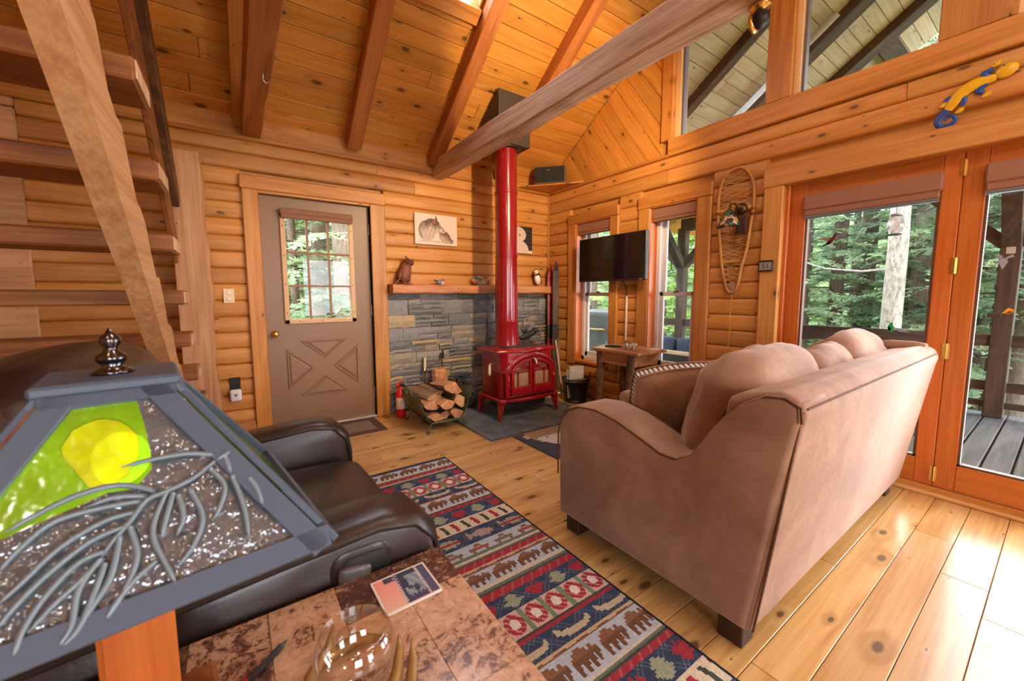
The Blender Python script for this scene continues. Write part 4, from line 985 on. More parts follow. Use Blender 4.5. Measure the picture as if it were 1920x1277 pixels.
def backc(x0, x1, zc, h, d, rot, seed, amp, yc=.20, col_=None):
    M = Matrix.Translation(((x0+x1)/2, yc, zc)) @ Matrix.Rotation(rot, 4, 'X')
    o = MB().soft(x1-x0, d, h, .11, 12, (.01, .05, .045), M=M, fn=wrinkle(seed, amp)).build('back_cushion', SUEDE, sofa, smooth=True)
    sm = MB().tube([M @ Vector((x0-(x0+x1)/2+.09, -.02+.115*math.sin(math.pi*t), -h*.3+(h*.8+.03)*math.sin(math.pi*min(1, t*1.05)/1.0)*.78)) for t in [i/10 for i in range(11)]], .004, 5)
    sm.build('seam', SEAM, o); return o
backc(.11, .76, .735, .46, .25, R(16), 1, .007); backc(.70, 1.24, .715, .43, .22, R(15), 2, .011, .18); backc(1.20, 1.82, .735, .46, .24, R(13), 3, .007)
WNG = plain('dark_sofa_leg', srgb(58, 40, 32), .45)
for x, y in ((.03, .02), (.03, .80), (1.80, .02), (1.80, 1.34)):
    MB().box(x, x+.085, y, y+.085, 0, .092, .004).build('foot', WNG, sofa)
# throw pillow with patterned gusset
pw = thing('throw_pillow', 'brown suede throw pillow with a black and cream patterned edge', 'pillow', (-1.585, -2.87, .64))
PM = Matrix.Rotation(R(-36), 4, 'Z') @ Matrix.Rotation(R(14), 4, 'X') @ Matrix.Rotation(R(-6), 4, 'Y')
S_ = .235
def psd(sg):
    def f(u, v):
        a, b = 2*u-1, 2*v-1; e = (1-a**4)*(1-b**4)
        k = 1-.10*(abs(a*b))**2; pin = .05*(1-abs(a))*(abs(b)**3)+.05*(1-abs(b))*abs(a)**3
        return (a*S_*(k-.0)*(1-.06*(1-abs(b))*0), sg*(.03+.075*e**.7), b*S_*k)
    return f
for sg in (-1, 1): MB().surf(psd(sg), 16, 16, M=PM).build('panel', SUEDE, pw, smooth=True)
def gus(u, v):
    a = u*4; s_ = int(a) % 4; t = a-int(a) if u < 1 else 0; q = 2*t-1
    p = [(q, -1), (1, q), (-q, 1), (-1, -q)][s_]; k = 1-.10*(abs(p[0]*p[1]))**2
    return tuple(PM @ Vector((p[0]*S_*k, (v-.5)*.062, p[1]*S_*k)))
def gcol(u, v):
    q = (u*76) % 1; a = abs(q-.5)*2
    return (.74, .70, .66) if (v-.5)**2/.16+(q-.5)**2/.16 < 1 else (.05, .05, .07)
printed('gusset', painted('printed_cloth', .85), pw, 456, 8, gus, gcol)
for sg in (-1, 1): MB().tube([Vector(gus(i/48, .5+sg*.5)) for i in range(48)], .006, 6, closed=True).build('piping', SUEDE, pw, smooth=True)
# ------------------------------------------------------------------ leather recliner
def leather():
    t = NT('dark_leather'); v = t.coords(rnd=False); n1 = t.noise(v, 90, 2, .6); n2 = t.noise(v, 5, 3, .6)
    c = t.ramp(n2, [(.3, srgb(32, 22, 23)), (.7, srgb(52, 36, 35))])
    return t.out(t.bsdf(c, .36, bump=t.math('ADD', t.math('MULTIPLY', n1, .35), n2), bstr=.25, bdist=.005, **{'Specular IOR Level': .6}))
LEA = leather(); STI = plain('leather_seam', srgb(30, 20, 18), .6)
rc = thing('recliner', 'dark brown leather recliner beside the end table', 'armchair', (-3.385, -2.578, 0))
rc.scale = (1.0, .965, 1.11)
# armrests: front at +X
def rarm(y0, y1, up=0.):
    m = MB(); pr = [(-.42, .06), (.36, .06), (.415, .10), (.43, .30), (.43, .48+up), (.415, .555+up), (.37, .60+up), (.29, .615+up), (.10, .605+up), (-.15, .585+up), (-.42, .57+up)]
    n = len(pr); vs = []; fs = []; yy = [(y0, .035), (y0+.012, .012), (y0+.035, 0), (y1-.035, 0), (y1-.012, .012), (y1, .035)]
    for y, ins in yy:
        for p in pr:
            d = Vector((-.02-p[0], .32-p[1])).normalized(); vs.append((p[0]+d.x*ins, y, p[1]+d.y*ins))
    for r in range(5):
        for i in range(n): fs.append((r*n+i, (r+1)*n+i, (r+1)*n+(i+1) % n, r*n+(i+1) % n))
    fs += [tuple(range(n)), tuple(range(6*n-1, 5*n-1, -1))]
    o = m.add(vs, fs).build('arm', LEA, rc, angle=50, merge=True)
    for y in (y0+.004, y1-.004): MB().tube([(p[0]-.012, y, p[1]-.022) for p in pr[2:]], .0035, 5).build('seam', STI, o)
    return o
na = rarm(-.555, -.385, .03); fa = rarm(.385, .545)
MB().box(-.42, .38, -.39, .39, .08, .32, .02).build('base', LEA, rc)
MB().soft(.80, .76, .19, .06, 10, (.02, 0, .025), M=Matrix.Translation((.04, 0, .385))).build('seat_cushion', LEA, rc, smooth=True)
MB().soft(.06, .74, .30, .03, 8, (.015, 0, 0), M=Matrix.Translation((.42, 0, .25))).build('footrest_panel', LEA, rc, smooth=True)
RB = Matrix.Translation((-.26, 0, .60)) @ Matrix.Rotation(R(-16), 4, 'Y')
MB().soft(.26, .84, .72, .11, 10, (.03, 0, .02), M=RB).build('backrest', LEA, rc, smooth=True)
MB().soft(.20, .80, .30, .09, 10, (.05, 0, .02), M=RB @ Matrix.Translation((.06, 0, .20))).build('head_cushion', LEA, rc, smooth=True)
# recessed lever in the near arm
lv = MB(); lv.soft(.13, .02, .075, .035, 5, M=Matrix.Translation((.235, -.552, .572))); lv.build('lever_bezel', plain('dark_plastic', (.03, .022, .02), .3), rc, smooth=True)
MB().soft(.10, .02, .052, .025, 5, M=Matrix.Translation((.24, -.558, .570))).build('lever_pocket', plain('pocket_black', (.006, .005, .005), .6), rc, smooth=True)
MB().soft(.065, .02, .032, .008, 3, M=Matrix.Translation((.217, -.566, .565)) @ Matrix.Rotation(R(8), 4, 'Y')).build('lever', plain('lever_grey', (.09, .08, .08), .35), rc, smooth=True)
# ------------------------------------------------------------------ marble end table
def marble():
    t = NT('brown_marble'); rn = t.n('ShaderNodeObjectInfo').outputs['Random']; v = t.coords((1, 1, 1))
    n1 = t.noise(v, 26, 6, .72, 1.5); n2 = t.noise(v, 60, 4, .7, 1.)
    k = t.math('ADD', t.math('ADD', t.math('MULTIPLY', n1, .62), t.math('MULTIPLY', n2, .36)), t.math('MULTIPLY_ADD', rn, .24, -.145))
    c = t.ramp(k, [(.36, srgb(86, 58, 52)), (.43, srgb(128, 90, 76)), (.47, srgb(192, 150, 122)), (.60, srgb(216, 176, 148)), (.75, srgb(232, 202, 178))])
    return t.out(t.bsdf(c, .2, **{'Specular IOR Level': .5}))
MAR = marble(); TD = wood('table_base_wood', srgb(160, 92, 48), srgb(132, 68, 32), srgb(88, 40, 18), 'Z', knots=.05, rough=.4)
et = thing('end_table', 'end table with a tiled brown marble top in the foreground', 'table', (-3.32, -3.466, 0))
ZT = .62
MB().box(-.34, .335, -.34, .338, ZT-.03, ZT-.004, .004).build('top_slab', plain('table_edge', srgb(196, 172, 152), .35), et)
T_ = .1125
for i in range(6):
    for j in range(6):
        MB().box(-.34+i*T_+.0003, -.34+(i+1)*T_-.0003, -.34+j*T_+.0003, -.34+(j+1)*T_-.0003, ZT-.006, ZT, .0006).build('tile', MAR, et)
MB().box(-.31, .305, -.31, .308, ZT-.11, ZT-.03, .004).build('apron', TD, et)
for x in (-.3, .245):
    for y in (-.3, .245): MB().box(x, x+.055, y, y+.055, 0, ZT-.03, .005).build('leg', TD, et)
# coaster
cm = Matrix.Translation((-3.093, -3.219, ZT)) @ Matrix.Rotation(R(1), 4, 'Z')
co = thing('photo_coaster', 'square coaster printed with bears and a sunset on the marble table', 'coaster'); co.matrix_world = cm
cw, ch = .056, .049
MB().box(-cw, cw, -ch, ch, 0, .005, .002).build('cork_base', plain('white_ceramic', srgb(232, 222, 216), .4), co)
def ccol(u, v):
    ed = min(u, 1-u)*2*cw, min(v, 1-v)*2*ch; w1 = .004*math.sin(u*40)+.05*math.sin(u*9)
    jag = .03*abs(math.sin(v*33))+.02*math.sin(v*71)
    if min(ed) < .0035: return srgb(236, 226, 222)
    if u < .36+jag: return srgb(238, 190-40*v, 140+30*(1-v)) if v < .8 or u < .2 else srgb(70, 74, 96)
    if u < .40+jag: return srgb(196, 180, 190)
    if u > .82: return srgb(84, 84, 116)
    bears = ((u-.50)/.075)**2+((v-.62)/.17)**2 < 1 or ((u-.56)/.05)**2+((v-.43)/.06)**2 < 1 or ((u-.66)/.05)**2+((v-.36)/.11)**2 < 1
    if bears or v > .82 or u < .47+.4*max(0, v-.6): return srgb(62, 64, 88)
    if v < .16+.08*abs(math.sin(u*42)): return srgb(74, 66, 100)
    return srgb(150, 168, 160) if ((u*7+v*3) % 1) > .45 else srgb(128, 138, 178)
printed('print', painted('printed_card', .35), co, 60, 50, lambda u, v: (-cw+2*cw*u, -ch+2*ch*v, .0053), ccol)
lettering('lettering', 'ADIRONDACK MOUNTAINS', plain('coaster_ink', srgb(232, 214, 214), .5), co, .0078, Matrix.Translation((cw*.60, 0, .0056)) @ Matrix.Rotation(R(-90), 4, 'Z'))
# glass globe on antlers
ab = thing('antler_bowl', 'round glass bowl cradled by brown antlers on the marble table', 'bowl', (-3.224, -3.374, ZT))
GB = .057
def gl_prof(): return [(GB*math.sin(a), .064-GB*math.cos(a)) for a in [math.pi*(.06+.64*i/16) for i in range(17)]]
pf = gl_prof(); pfi = [(r_*.955, .064+(z_-.064)*.955) for r_, z_ in pf[::-1]]
def clearglass(name):
    t = NT(name); tr = t.n('ShaderNodeBsdfTransparent', {0: (.97, .96, .95, 1)}).outputs[0]; g_ = t.n('ShaderNodeBsdfGlossy', {0: (1, 1, 1, 1), 'Roughness': .03}).outputs[0]
    lw = t.n('ShaderNodeLayerWeight', {0: .35}).outputs['Facing']; f_ = t.math('MULTIPLY_ADD', t.math('POWER', lw, 2.), .75, .09)
    return t.out(t.n('ShaderNodeMixShader', {0: f_, 1: tr, 2: g_}).outputs[0])
CG = clearglass('clear_bowl_glass')
MB().lathe(pf, 36).build('glass_bowl', CG, ab, smooth=True)
MB().tube([(pf[-1][0]*math.cos(a), pf[-1][0]*math.sin(a), pf[-1][1]) for a in [6.283*i/36 for i in range(36)]], .0013, 6, closed=True).build('glass_rim', CG, ab, smooth=True)
ANT = plain('antler', srgb(150, 110, 52), .4, var=.35, bump=.15, bs=50)
def antler(pts, r): MB().tube(pts, r, 10).build('antler', ANT, ab, smooth=True)
antler([(.0, -.09, .008), (.025, -.06, .012), (.05, -.03, .024), (.062, -.01, .042), (.064, .0, .056)], [.009, .010, .009, .006, .0015])
antler([(.03, -.095, .008), (.058, -.06, .014), (.075, -.03, .03), (.08, -.012, .05)], [.010, .009, .007, .0015])
antler([(-.05, -.06, .008), (-.066, -.01, .010), (-.055, .045, .014), (-.025, .066, .03), (-.018, .068, .066)], [.008, .010, .010, .008, .0015])
antler([(-.07, .03, .010), (-.04, .068, .012), (.02, .078, .012), (.06, .05, .012)], [.005, .010, .010, .005])
antler([(-.005, -.09, .008), (.01, -.10, .02), (.012, -.098, .05)], [.009, .007, .0015])
pn = thing('pen', 'dark pen with a red clip lying on the marble table', 'pen', (-3.345, -3.262, ZT), R(40))
MB().tube([(-.05, 0, .006), (.045, 0, .006), (.058, 0, .006)], [.005, .005, .001], 8).build('barrel', plain('pen_dark', (.03, .03, .035), .3), pn, smooth=True); MB().box(-.04, -.015, -.0015, .0015, .0105, .0125).build('clip', FR, pn)
# ------------------------------------------------------------------ table lamp with leaded shade
lx, ly, lzt, lzb, lth = -3.4593, -3.3066, 1.1043, .9103, .13248
la, lb = .04585, .18
lp = thing('table_lamp', 'wooden table lamp with a green leaded-glass pine-branch shade', 'lamp', (lx, ly, ZT), lth)
zt, zb = lzt-ZT, lzb-ZT
MB().box(-.075, .075, -.075, .075, 0, .03, .006).build('base', TD, lp)
MB().box(-.034, .034, -.034, .034, .03, .30, .006).build('post', wood('lamp_post_wood', srgb(206, 120, 50), srgb(180, 94, 34), srgb(140, 64, 22), 'Z', knots=.05, rough=.4), lp)
MB().tube([(.0, .0, .30), (0, 0, zb+.06)], .012, 10).build('stem', BLACK(), lp)
MB().tube([(0, 0, .24), (0, -.05, .24)], [.006, .005], 8).build('switch_shaft', BLACK(), lp)
MB().ball((0, -.055, .24), .014, 12).build('switch_knob', plain('wood_knob', srgb(170, 90, 40), .35), lp, smooth=True)
GUN = plain('gunmetal_frame', srgb(76, 90, 110), .45, .0)
def P(face, u, v, off=0.):
    """face 0 looks to -Y, 1 +X, 2 +Y, 3 -X; u -1..1 across, v 0 bottom .. 1 top"""
    hw = lb+(la-lb)*v; n_ = Vector((0, -(zt-zb), lb-la)).normalized()
    p = Vector((u*hw, -hw, zb+(zt-zb)*v))+Vector((0, n_.y, -n_.z*-1))*off if 0 else Vector((u*hw, -hw, zb+(zt-zb)*v))+Vector((0, -(zt-zb), (lb-la))).normalized()*off
    return Matrix.Rotation(R(90)*face, 4, 'Z') @ p
def lampglass(name, col_, dens, rough, bump, bsc=60., body=None):
    t = NT(name); v = t.coords(rnd=False); n1 = t.noise(v, bsc, 3, .6)
    cc = t.ramp(n1, [(.3, tuple(x*.72 for x in col_)), (.7, col_)])
    nb = t.n('ShaderNodeBump', {'Height': n1, 'Strength': bump, 'Distance': .01}).outputs[0]
    tl_ = t.n('ShaderNodeBsdfTranslucent', {0: cc, 'Normal': nb}).outputs[0]; tp = t.n('ShaderNodeBsdfTransparent', {0: cc}).outputs[0]; g_ = t.n('ShaderNodeBsdfGlossy', {0: (.9, .92, .95, 1), 'Roughness': rough, 'Normal': nb}).outputs[0]
    m1 = t.n('ShaderNodeMixShader', {0: dens, 1: tp, 2: tl_}).outputs[0]
    if body: m1 = t.n('ShaderNodeMixShader', {0: .45, 1: m1, 2: t.n('ShaderNodeBsdfDiffuse', {0: tuple(body)+(1,), 'Normal': nb}).outputs[0]}).outputs[0]  # grey diffuse share stands in for reflected window light
    lw = t.n('ShaderNodeLayerWeight', {0: .3, 'Normal': nb}).outputs['Fresnel']
    return t.out(t.n('ShaderNodeMixShader', {0: t.math('MULTIPLY_ADD', lw, .8, .10), 1: m1, 2: g_}).outputs[0])
LIME = lampglass('lime_glass', (.20, .56, .012), .75, .12, .25, 24.); MOON = lampglass('yellow_moon_glass', (.85, 1., .05), .65, .15, .2, 20.)
WATER = lampglass('rippled_grey_glass', (.11, .15, .185), .85, .14, 1., 34., (.20, .24, .28)); REDG = lampglass('amber_red_glass', (.95, .22, .05), .8, .2, .2, 30.)
def pane(name, face, pts, mat, off=0., th=.002):
    n = len(pts); vs = [P(face, u, v, off) for u, v in pts]+[P(face, u, v, off-th) for u, v in pts]
    fs = [tuple(range(n)), tuple(range(2*n-1, n-1, -1))]+[(i, n+i, n+(i+1) % n, (i+1) % n) for i in range(n)]
    return MB().add(vs, fs).build(name, mat, lp)
for face in range(4):
    fr_ = MB()
    fw_ = .021
    def bar(p, q, w_): fr_.beam(P(face, *p, .002), P(face, *q, .002), w_, .008, up=P(face, 0, .5, .1)-P(face, 0, .5, 0), b=.001)
    e = lambda v: 1-.5*fw_/(lb+(la-lb)*v)*1.6
    bar((-e(0), .0), (-e(1), 1.), fw_*1.05); bar((e(0), 0.), (e(1), 1.), fw_*1.05); bar((-1, .05), (1, .05), fw_*1.15); bar((-1, .955), (1, .955), fw_*1.0)
    fr_.build('shade_frame', GUN, lp)
    if face in (0, 2):
        MOONP = [(.217, .742), (.16, .79), (.08, .823), (-.05, .842), (-.177, .845), (-.30, .833), (-.40, .813), (-.446, .747), (-.41, .71), (-.335, .67), (-.247, .612), (-.155, .547), (-.018, .551), (.083, .578), (.187, .652), (.21, .70)]
        OUTP = [(.32, .80), (.33, .97), (.10, .97), (-.05, .97), (-.30, .97), (-.6, .97), (-.97, .97), (-.97, .75), (-.97, .60), (-.97, .42), (-.6, .44), (-.2, .50), (-.05, .52), (.12, .51), (.26, .58), (.29, .66)]
        n_ = len(MOONP); vs = [P(face, u, v, 0) for u, v in OUTP]+[P(face, u, v, 0) for u, v in MOONP]
        MB().add(vs, [(i, (i+1) % n_, n_+(i+1) % n_, n_+i) for i in range(n_)]).build('sky_glass', LIME, lp)
        pane('rippled_glass', face, [(-.97, .02), (.97, .02), (.97, .97), (.33, .97), (.32, .80), (.29, .66), (.26, .58), (.12, .51), (-.05, .52), (-.2, .50), (-.6, .44), (-.97, .42)], WATER)
        pane('moon_glass', face, MOONP, MOON)
        br = MB()
        def ndl(pts, r0=.005):
            q = [P(face, u, v, .005) for u, v in pts]
            # smooth by Catmull-Rom
            out = []
            for i in range(len(q)-1):
                a, b, c2, d = q[max(i-1, 0)], q[i], q[i+1], q[min(i+2, len(q)-1)]
                for s_ in range(5):
                    t_ = s_/5; out.append(.5*((2*b)+(c2-a)*t_+(2*a-5*b+4*c2-d)*t_*t_+(3*b-a-3*c2+d)*t_**3))
            out.append(q[-1]); n_ = len(out)
            MB().tube(out, [r0*(.55+.45*math.sin(math.pi*min(1, .25+.75*i/n_)))*(1 if i < n_-2 else .4) for i in range(n_)], 6, flat=1.).build('pine_needle', GUN2, lp, smooth=True)
        GUN2 = plain('leaded_needle', srgb(122, 140, 152), .4, .3)
        BRANCH = [[(0.725, 0.544), (0.504, 0.49), (0.303, 0.461), (0.175, 0.446), (0.063, 0.377), (-0.027, 0.322), (-0.082, 0.273)], [(-0.082, 0.273), (-0.164, 0.189), (-0.176, 0.078), (-0.215, 0.028)], [(0.759, 0.572), (0.567, 0.606), (0.314, 0.614), (0.046, 0.609)], [(0.245, 0.472), (0.027, 0.534), (-0.225, 0.534), (-0.434, 0.497), (-0.567, 0.461)], [(0.18, 0.462), (-0.007, 0.489), (-0.173, 0.479)], [(0.146, 0.447), (-0.063, 0.46), (-0.33, 0.454), (-0.464, 0.385), (-0.51, 0.331)], [(0.095, 0.41), (-0.075, 0.406), (-0.275, 0.353), (-0.394, 0.274), (-0.459, 0.229)], [(0.036, 0.364), (-0.131, 0.346), (-0.302, 0.273), (-0.398, 0.198), (-0.427, 0.154)], [(-0.061, 0.294), (-0.177, 0.281), (-0.284, 0.208), (-0.34, 0.12), (-0.346, 0.044)], [(-0.072, 0.271), (-0.167, 0.213), (-0.249, 0.168), (-0.321, 0.107)], [(-0.061, 0.251), (-0.098, 0.169), (-0.15, 0.062), (-0.207, 0.025)], [(0.009, 0.332), (-0.041, 0.193), (-0.113, 0.11), (-0.165, 0.053)], [(0.06, 0.358), (0.079, 0.24), (0.015, 0.133), (-0.059, 0.052)], [(0.3, 0.456), (0.188, 0.35), (0.167, 0.274), (0.191, 0.189), (0.22, 0.077)], [(0.343, 0.448), (0.257, 0.355), (0.204, 0.275)], [(0.451, 0.439), (0.446, 0.311), (0.339, 0.206), (0.234, 0.146)], [(0.366, 0.432), (0.346, 0.335), (0.276, 0.266)], [(0.655, 0.515), (0.672, 0.421), (0.563, 0.331), (0.486, 0.284)], [(0.763, 0.456), (0.693, 0.299), (0.603, 0.148)], [(0.857, 0.424), (0.852, 0.37), (0.796, 0.272)], [(0.16, 0.198), (0.057, 0.155), (-0.024, 0.096), (-0.059, 0.052)], [(0.823, 0.556), (0.763, 0.456)], [(0.891, 0.574), (0.725, 0.544)]]
        for b_ in BRANCH: ndl(b_, .0030)
    else:
        pane('amber_glass', face, [(-.97, .02), (.97, .02), (.97, .97), (-.97, .97)], REDG if face == 3 else LIME)
MB().box(-la-.012, la+.012, -la-.012, la+.012, zt-.004, zt+.008, .003).build('shade_cap', GUN, lp)
MB().lathe([(.019, zt+.008), (.017, zt+.012), (.008, zt+.016), (.0135, zt+.023), (.014, zt+.028), (.0065, zt+.034), (.006, zt+.038), (.0095, zt+.043), (.009, zt+.049), (.0035, zt+.055), (.0008, zt+.06)], 18).build('finial', plain('dark_chrome', (.12, .12, .14), .15, 1.), lp, smooth=True)
MB().ball((0, .0, zb+.10), .026, 14, sz=1.2).build('bulb', plain('lamp_bulb', (1, .9, .7), .4, em=(1., .72, .38), es=5.), lp, smooth=True)
lamp('table_lamp_light', 'POINT', (lx, ly, lzb+.03), 2.0, (1., .74, .42), .03)
# ------------------------------------------------------------------ runner rug
NV, LB, RD, GN, CR, BR_, DG = srgb(60, 72, 98), srgb(180, 190, 204), srgb(164, 58, 70), srgb(112, 122, 108), srgb(206, 196, 176), srgb(126, 92, 72), srgb(74, 80, 76)
BEAR = ["....####......", "..########.##.", ".##############", "###############", "###########.###", "###.###.###.##.", "##..##..##..#..", "##..##..##....."]
LEAFM = ["....#....", "..#.#.#..", ".#######.", "#########", ".#######.", "..#####..", ".#######.", "...###...", "....#...."]
OAK = ["...##...", "..####..", ".######.", "..####..", ".######.", "########", ".######.", "..####..", "...##..."]
CANOE = ["#............#", "##..........##", "##############", ".############.", "...########..."]
FISH = ["...#####....#", ".#########.##", "#############", ".#########.##", "...#####....#"]
CAR = ["....####....", "...##..##...", "############", "############", ".##......##.", ".##......##."]
def stamp(bm, u, v):
    h = len(bm); w_ = max(len(r_) for r_ in bm); i = int(v*h); j = int(u*w_)
    return 0 <= i < h and 0 <= j < len(bm[i]) and bm[i][j] == '#'
bounds = [-1.335, -1.37, -1.47, -1.50, -1.535, -1.565, -1.66, -1.78, -1.865, -1.88, -1.985, -2.01, -2.04, -2.14, -2.245, -2.36, -2.455, -2.485, -2.52, -2.545, -2.635, -2.68, -2.72, -2.805, -2.92, -2.945, -3.03, -3.05, -3.16, -3.19, -3.22, -3.32, -3.42, -3.54, -3.64, -3.70, -3.80, -3.9]
kinds = ['edge', 'bear', 'gstripe', 'red', 'gstripe', 'leaf', 'wreath', 'canoe', 'rthin', 'bear', 'gstripe', 'red', 'leaf', 'stripe', 'fish', 'car', 'gstripe', 'red', 'brown', 'bear', 'gstripe', 'red', 'leaf', 'wreath', 'rthin', 'canoe', 'brown', 'bear', 'gstripe', 'red', 'leaf', 'stripe', 'fish', 'car', 'red', 'bear', 'leaf']
RX0, RX1, RY0, RY1 = -2.79, -2.125, -1.335, -3.9
def rcol(u, v):
    x = RX0+(RX1-RX0)*u; y = RY0+(RY1-RY0)*v
    c = _rcol(x, y); k = (math.sin(x*3571.3+y*1733.7)*43758.5) % 1
    return tuple(q*(.86+.28*k) for q in c)
def _rcol(x, y):
    if x > RX1-.012 or x < RX0+.012 or y > RY0-.012: return srgb(38, 42, 54)
    for i in range(len(kinds)):
        if y > bounds[i+1] or i == len(kinds)-1:
            k = kinds[i]; h = bounds[i]-bounds[i+1]; t_ = (bounds[i]-y)/h; xx = RX1-x; break
    if k == 'bear':
        p = .135; q = ((xx+.02*(i % 3)) % p)/p
        if .06 < t_ < .95 and q < .9 and stamp(BEAR, 1-q/.9, (t_-.08)/.85): return tuple(c*(1.15 if t_ < .4 else .8) for c in BR_)
        return LB
    if k == 'gstripe': return CR if t_ < .4 else (GN if t_ < .75 else DG)
    if k == 'red': return RD if (xx*60+y*40) % 3 < 2.4 else srgb(170, 96, 98)
    if k == 'rthin': return RD if t_ > .35 else DG
    if k == 'brown': return srgb(196, 170, 140) if t_ < .5+.2*math.sin(xx*60) else BR_
    if k == 'edge': return NV
    if k in ('leaf', 'canoe', 'fish'):
        p = {'leaf': .115, 'canoe': .20, 'fish': .19}[k]; n_ = int(xx/p); q = (xx % p)/p
        bm = {'leaf': (LEAFM, OAK)[n_ % 2], 'canoe': CANOE, 'fish': FISH}[k]; f0 = {'leaf': .78, 'canoe': .78, 'fish': .78}[k]
        lo, hi = (.10, .92) if k == 'leaf' else (.25, .78)
        sk = .12*(q-.5) if k != 'leaf' else 0
        if q < f0 and lo < t_+sk < hi and stamp(bm, q/f0, (t_+sk-lo)/(hi-lo)):
            if k == 'leaf': return RD if n_ % 2 == 0 else srgb(152, 160, 138)
            if k == 'canoe': return srgb(188, 178, 150)
            return (RD if .4 < (t_-lo)/(hi-lo) < .7 else srgb(160, 160, 136)) if n_ % 2 == 0 else srgb(170, 150, 140)
        d = abs(((xx+y)*34) % 2-1)+abs(((xx-y)*34) % 2-1)
        return srgb(96, 106, 124) if (((xx+y)*46) % 1 < .10 or ((xx-y)*46) % 1 < .10) else NV
    if k == 'wreath':
        p = .10; q = (xx % p)/p-.5; e = (q/.40)**2+((t_-.5)/.42)**2
        if e < .25: return srgb(222, 214, 204)
        if e < 1.: return RD if ((q+t_)*7) % 2 < 1.55 else srgb(196, 150, 140)
        return srgb(120, 140, 116) if abs(abs(q)-.46) < .07 else srgb(206, 176, 166)
    if k == 'stripe':
        q = (xx*34+.6*math.sin(t_*2)) % 4; 
        return RD if q < .8 and .15 < t_ < .9 else (DG if 2 < q < 2.7 and .15 < t_ < .9 else srgb(214, 200, 176))
    if k == 'car':
        p = .14; q = (xx % p)/p
        if t_ > .78: return GN
        if q < .75 and stamp(CAR, q/.75, (t_-.22)/.55): return srgb(128, 110, 92) if int(xx/p) % 2 else srgb(150, 96, 84)
        return LB
    return NV
rg = thing('runner_rug', 'woven lodge runner rug with rows of bears leaves and canoes', 'rug', (0, 0, 0))
MB().box(RX0, RX1, RY1, RY0, .0005, .0105, .003).build('rug_backing', plain('rug_edge', srgb(36, 40, 52), .95), rg)
printed('rug_pile', painted('woven_wool', .95, .5, 300, spec=.1), rg, 128, 500, lambda u, v: (RX0+.002+(RX1-RX0-.004)*u, RY0-.002+(RY1-RY0+.004)*v, .0112+.0006*math.sin(u*90)*math.sin(v*400)), rcol)
for f_ in rg.children[1].data.polygons: pass
# bear mat by the hearth
bm_ = thing('bear_mat', 'dark mat with a white bear in front of the hearth slab', 'mat', (-1.47, -1.285, 0))
def mcol(u, v):
    x, y = u*1.0, v*.56
    k = (math.sin(x*3571.3+y*1733.7)*43758.5) % 1
    e1 = ((x-.32)/.16)**2+((y-.26)/.115)**2; e2 = ((x-.20)/.085)**2+((y-.20)/.06)**2; e3 = ((x-.62)/.3)**2+((y-.24)/.15)**2
    if ((x-.225)/.012)**2+((y-.175)/.012)**2 < 1 or ((x-.13)/.014)**2+((y-.20)/.010)**2 < 1: return srgb(60, 58, 60)
    if e1 < 1 or e2 < 1 or (e3 < 1 and y > .16): return srgb(214-10*k, 212-12*k, 210-12*k)
    if y < .15+.05*math.sin(x*8) and x > .10: return srgb(176-30*k, 150-30*k, 126-30*k)
    if .06 < x < .10 and .04 < y < .12: return srgb(190, 170, 130)
    return tuple(q*(.8+.4*k) for q in srgb(74, 74, 84))
MB().box(0, 1.0, -.56, 0, .0005, .007, .002).build('mat_backing', plain('mat_edge', srgb(48, 48, 56), .95), bm_)
printed('mat_pile', painted('woven_wool', .95, .5, 300, spec=.1), bm_, 140, 80, lambda u, v: (.003+.994*u, -.003-.554*v, .0076), mcol)
# door mat
dm = thing('door_mat', 'small grey door mat with a brown border at the entrance', 'mat', (-3.04, -.47, 0))
MB().box(0, .77, 0, .44, .0005, .006, .002).build('border', plain('mat_brown', srgb(92, 66, 58), .9), dm)
printed('woven_field', painted('woven_wool', .95, .5, 300, spec=.1), dm, 100, 50, lambda u, v: (.075+.62*u, .075+.29*v, .0066), lambda u, v: srgb(150, 140, 132) if (int(u*100)+int(v*50)) % 2 else srgb(126, 116, 108))
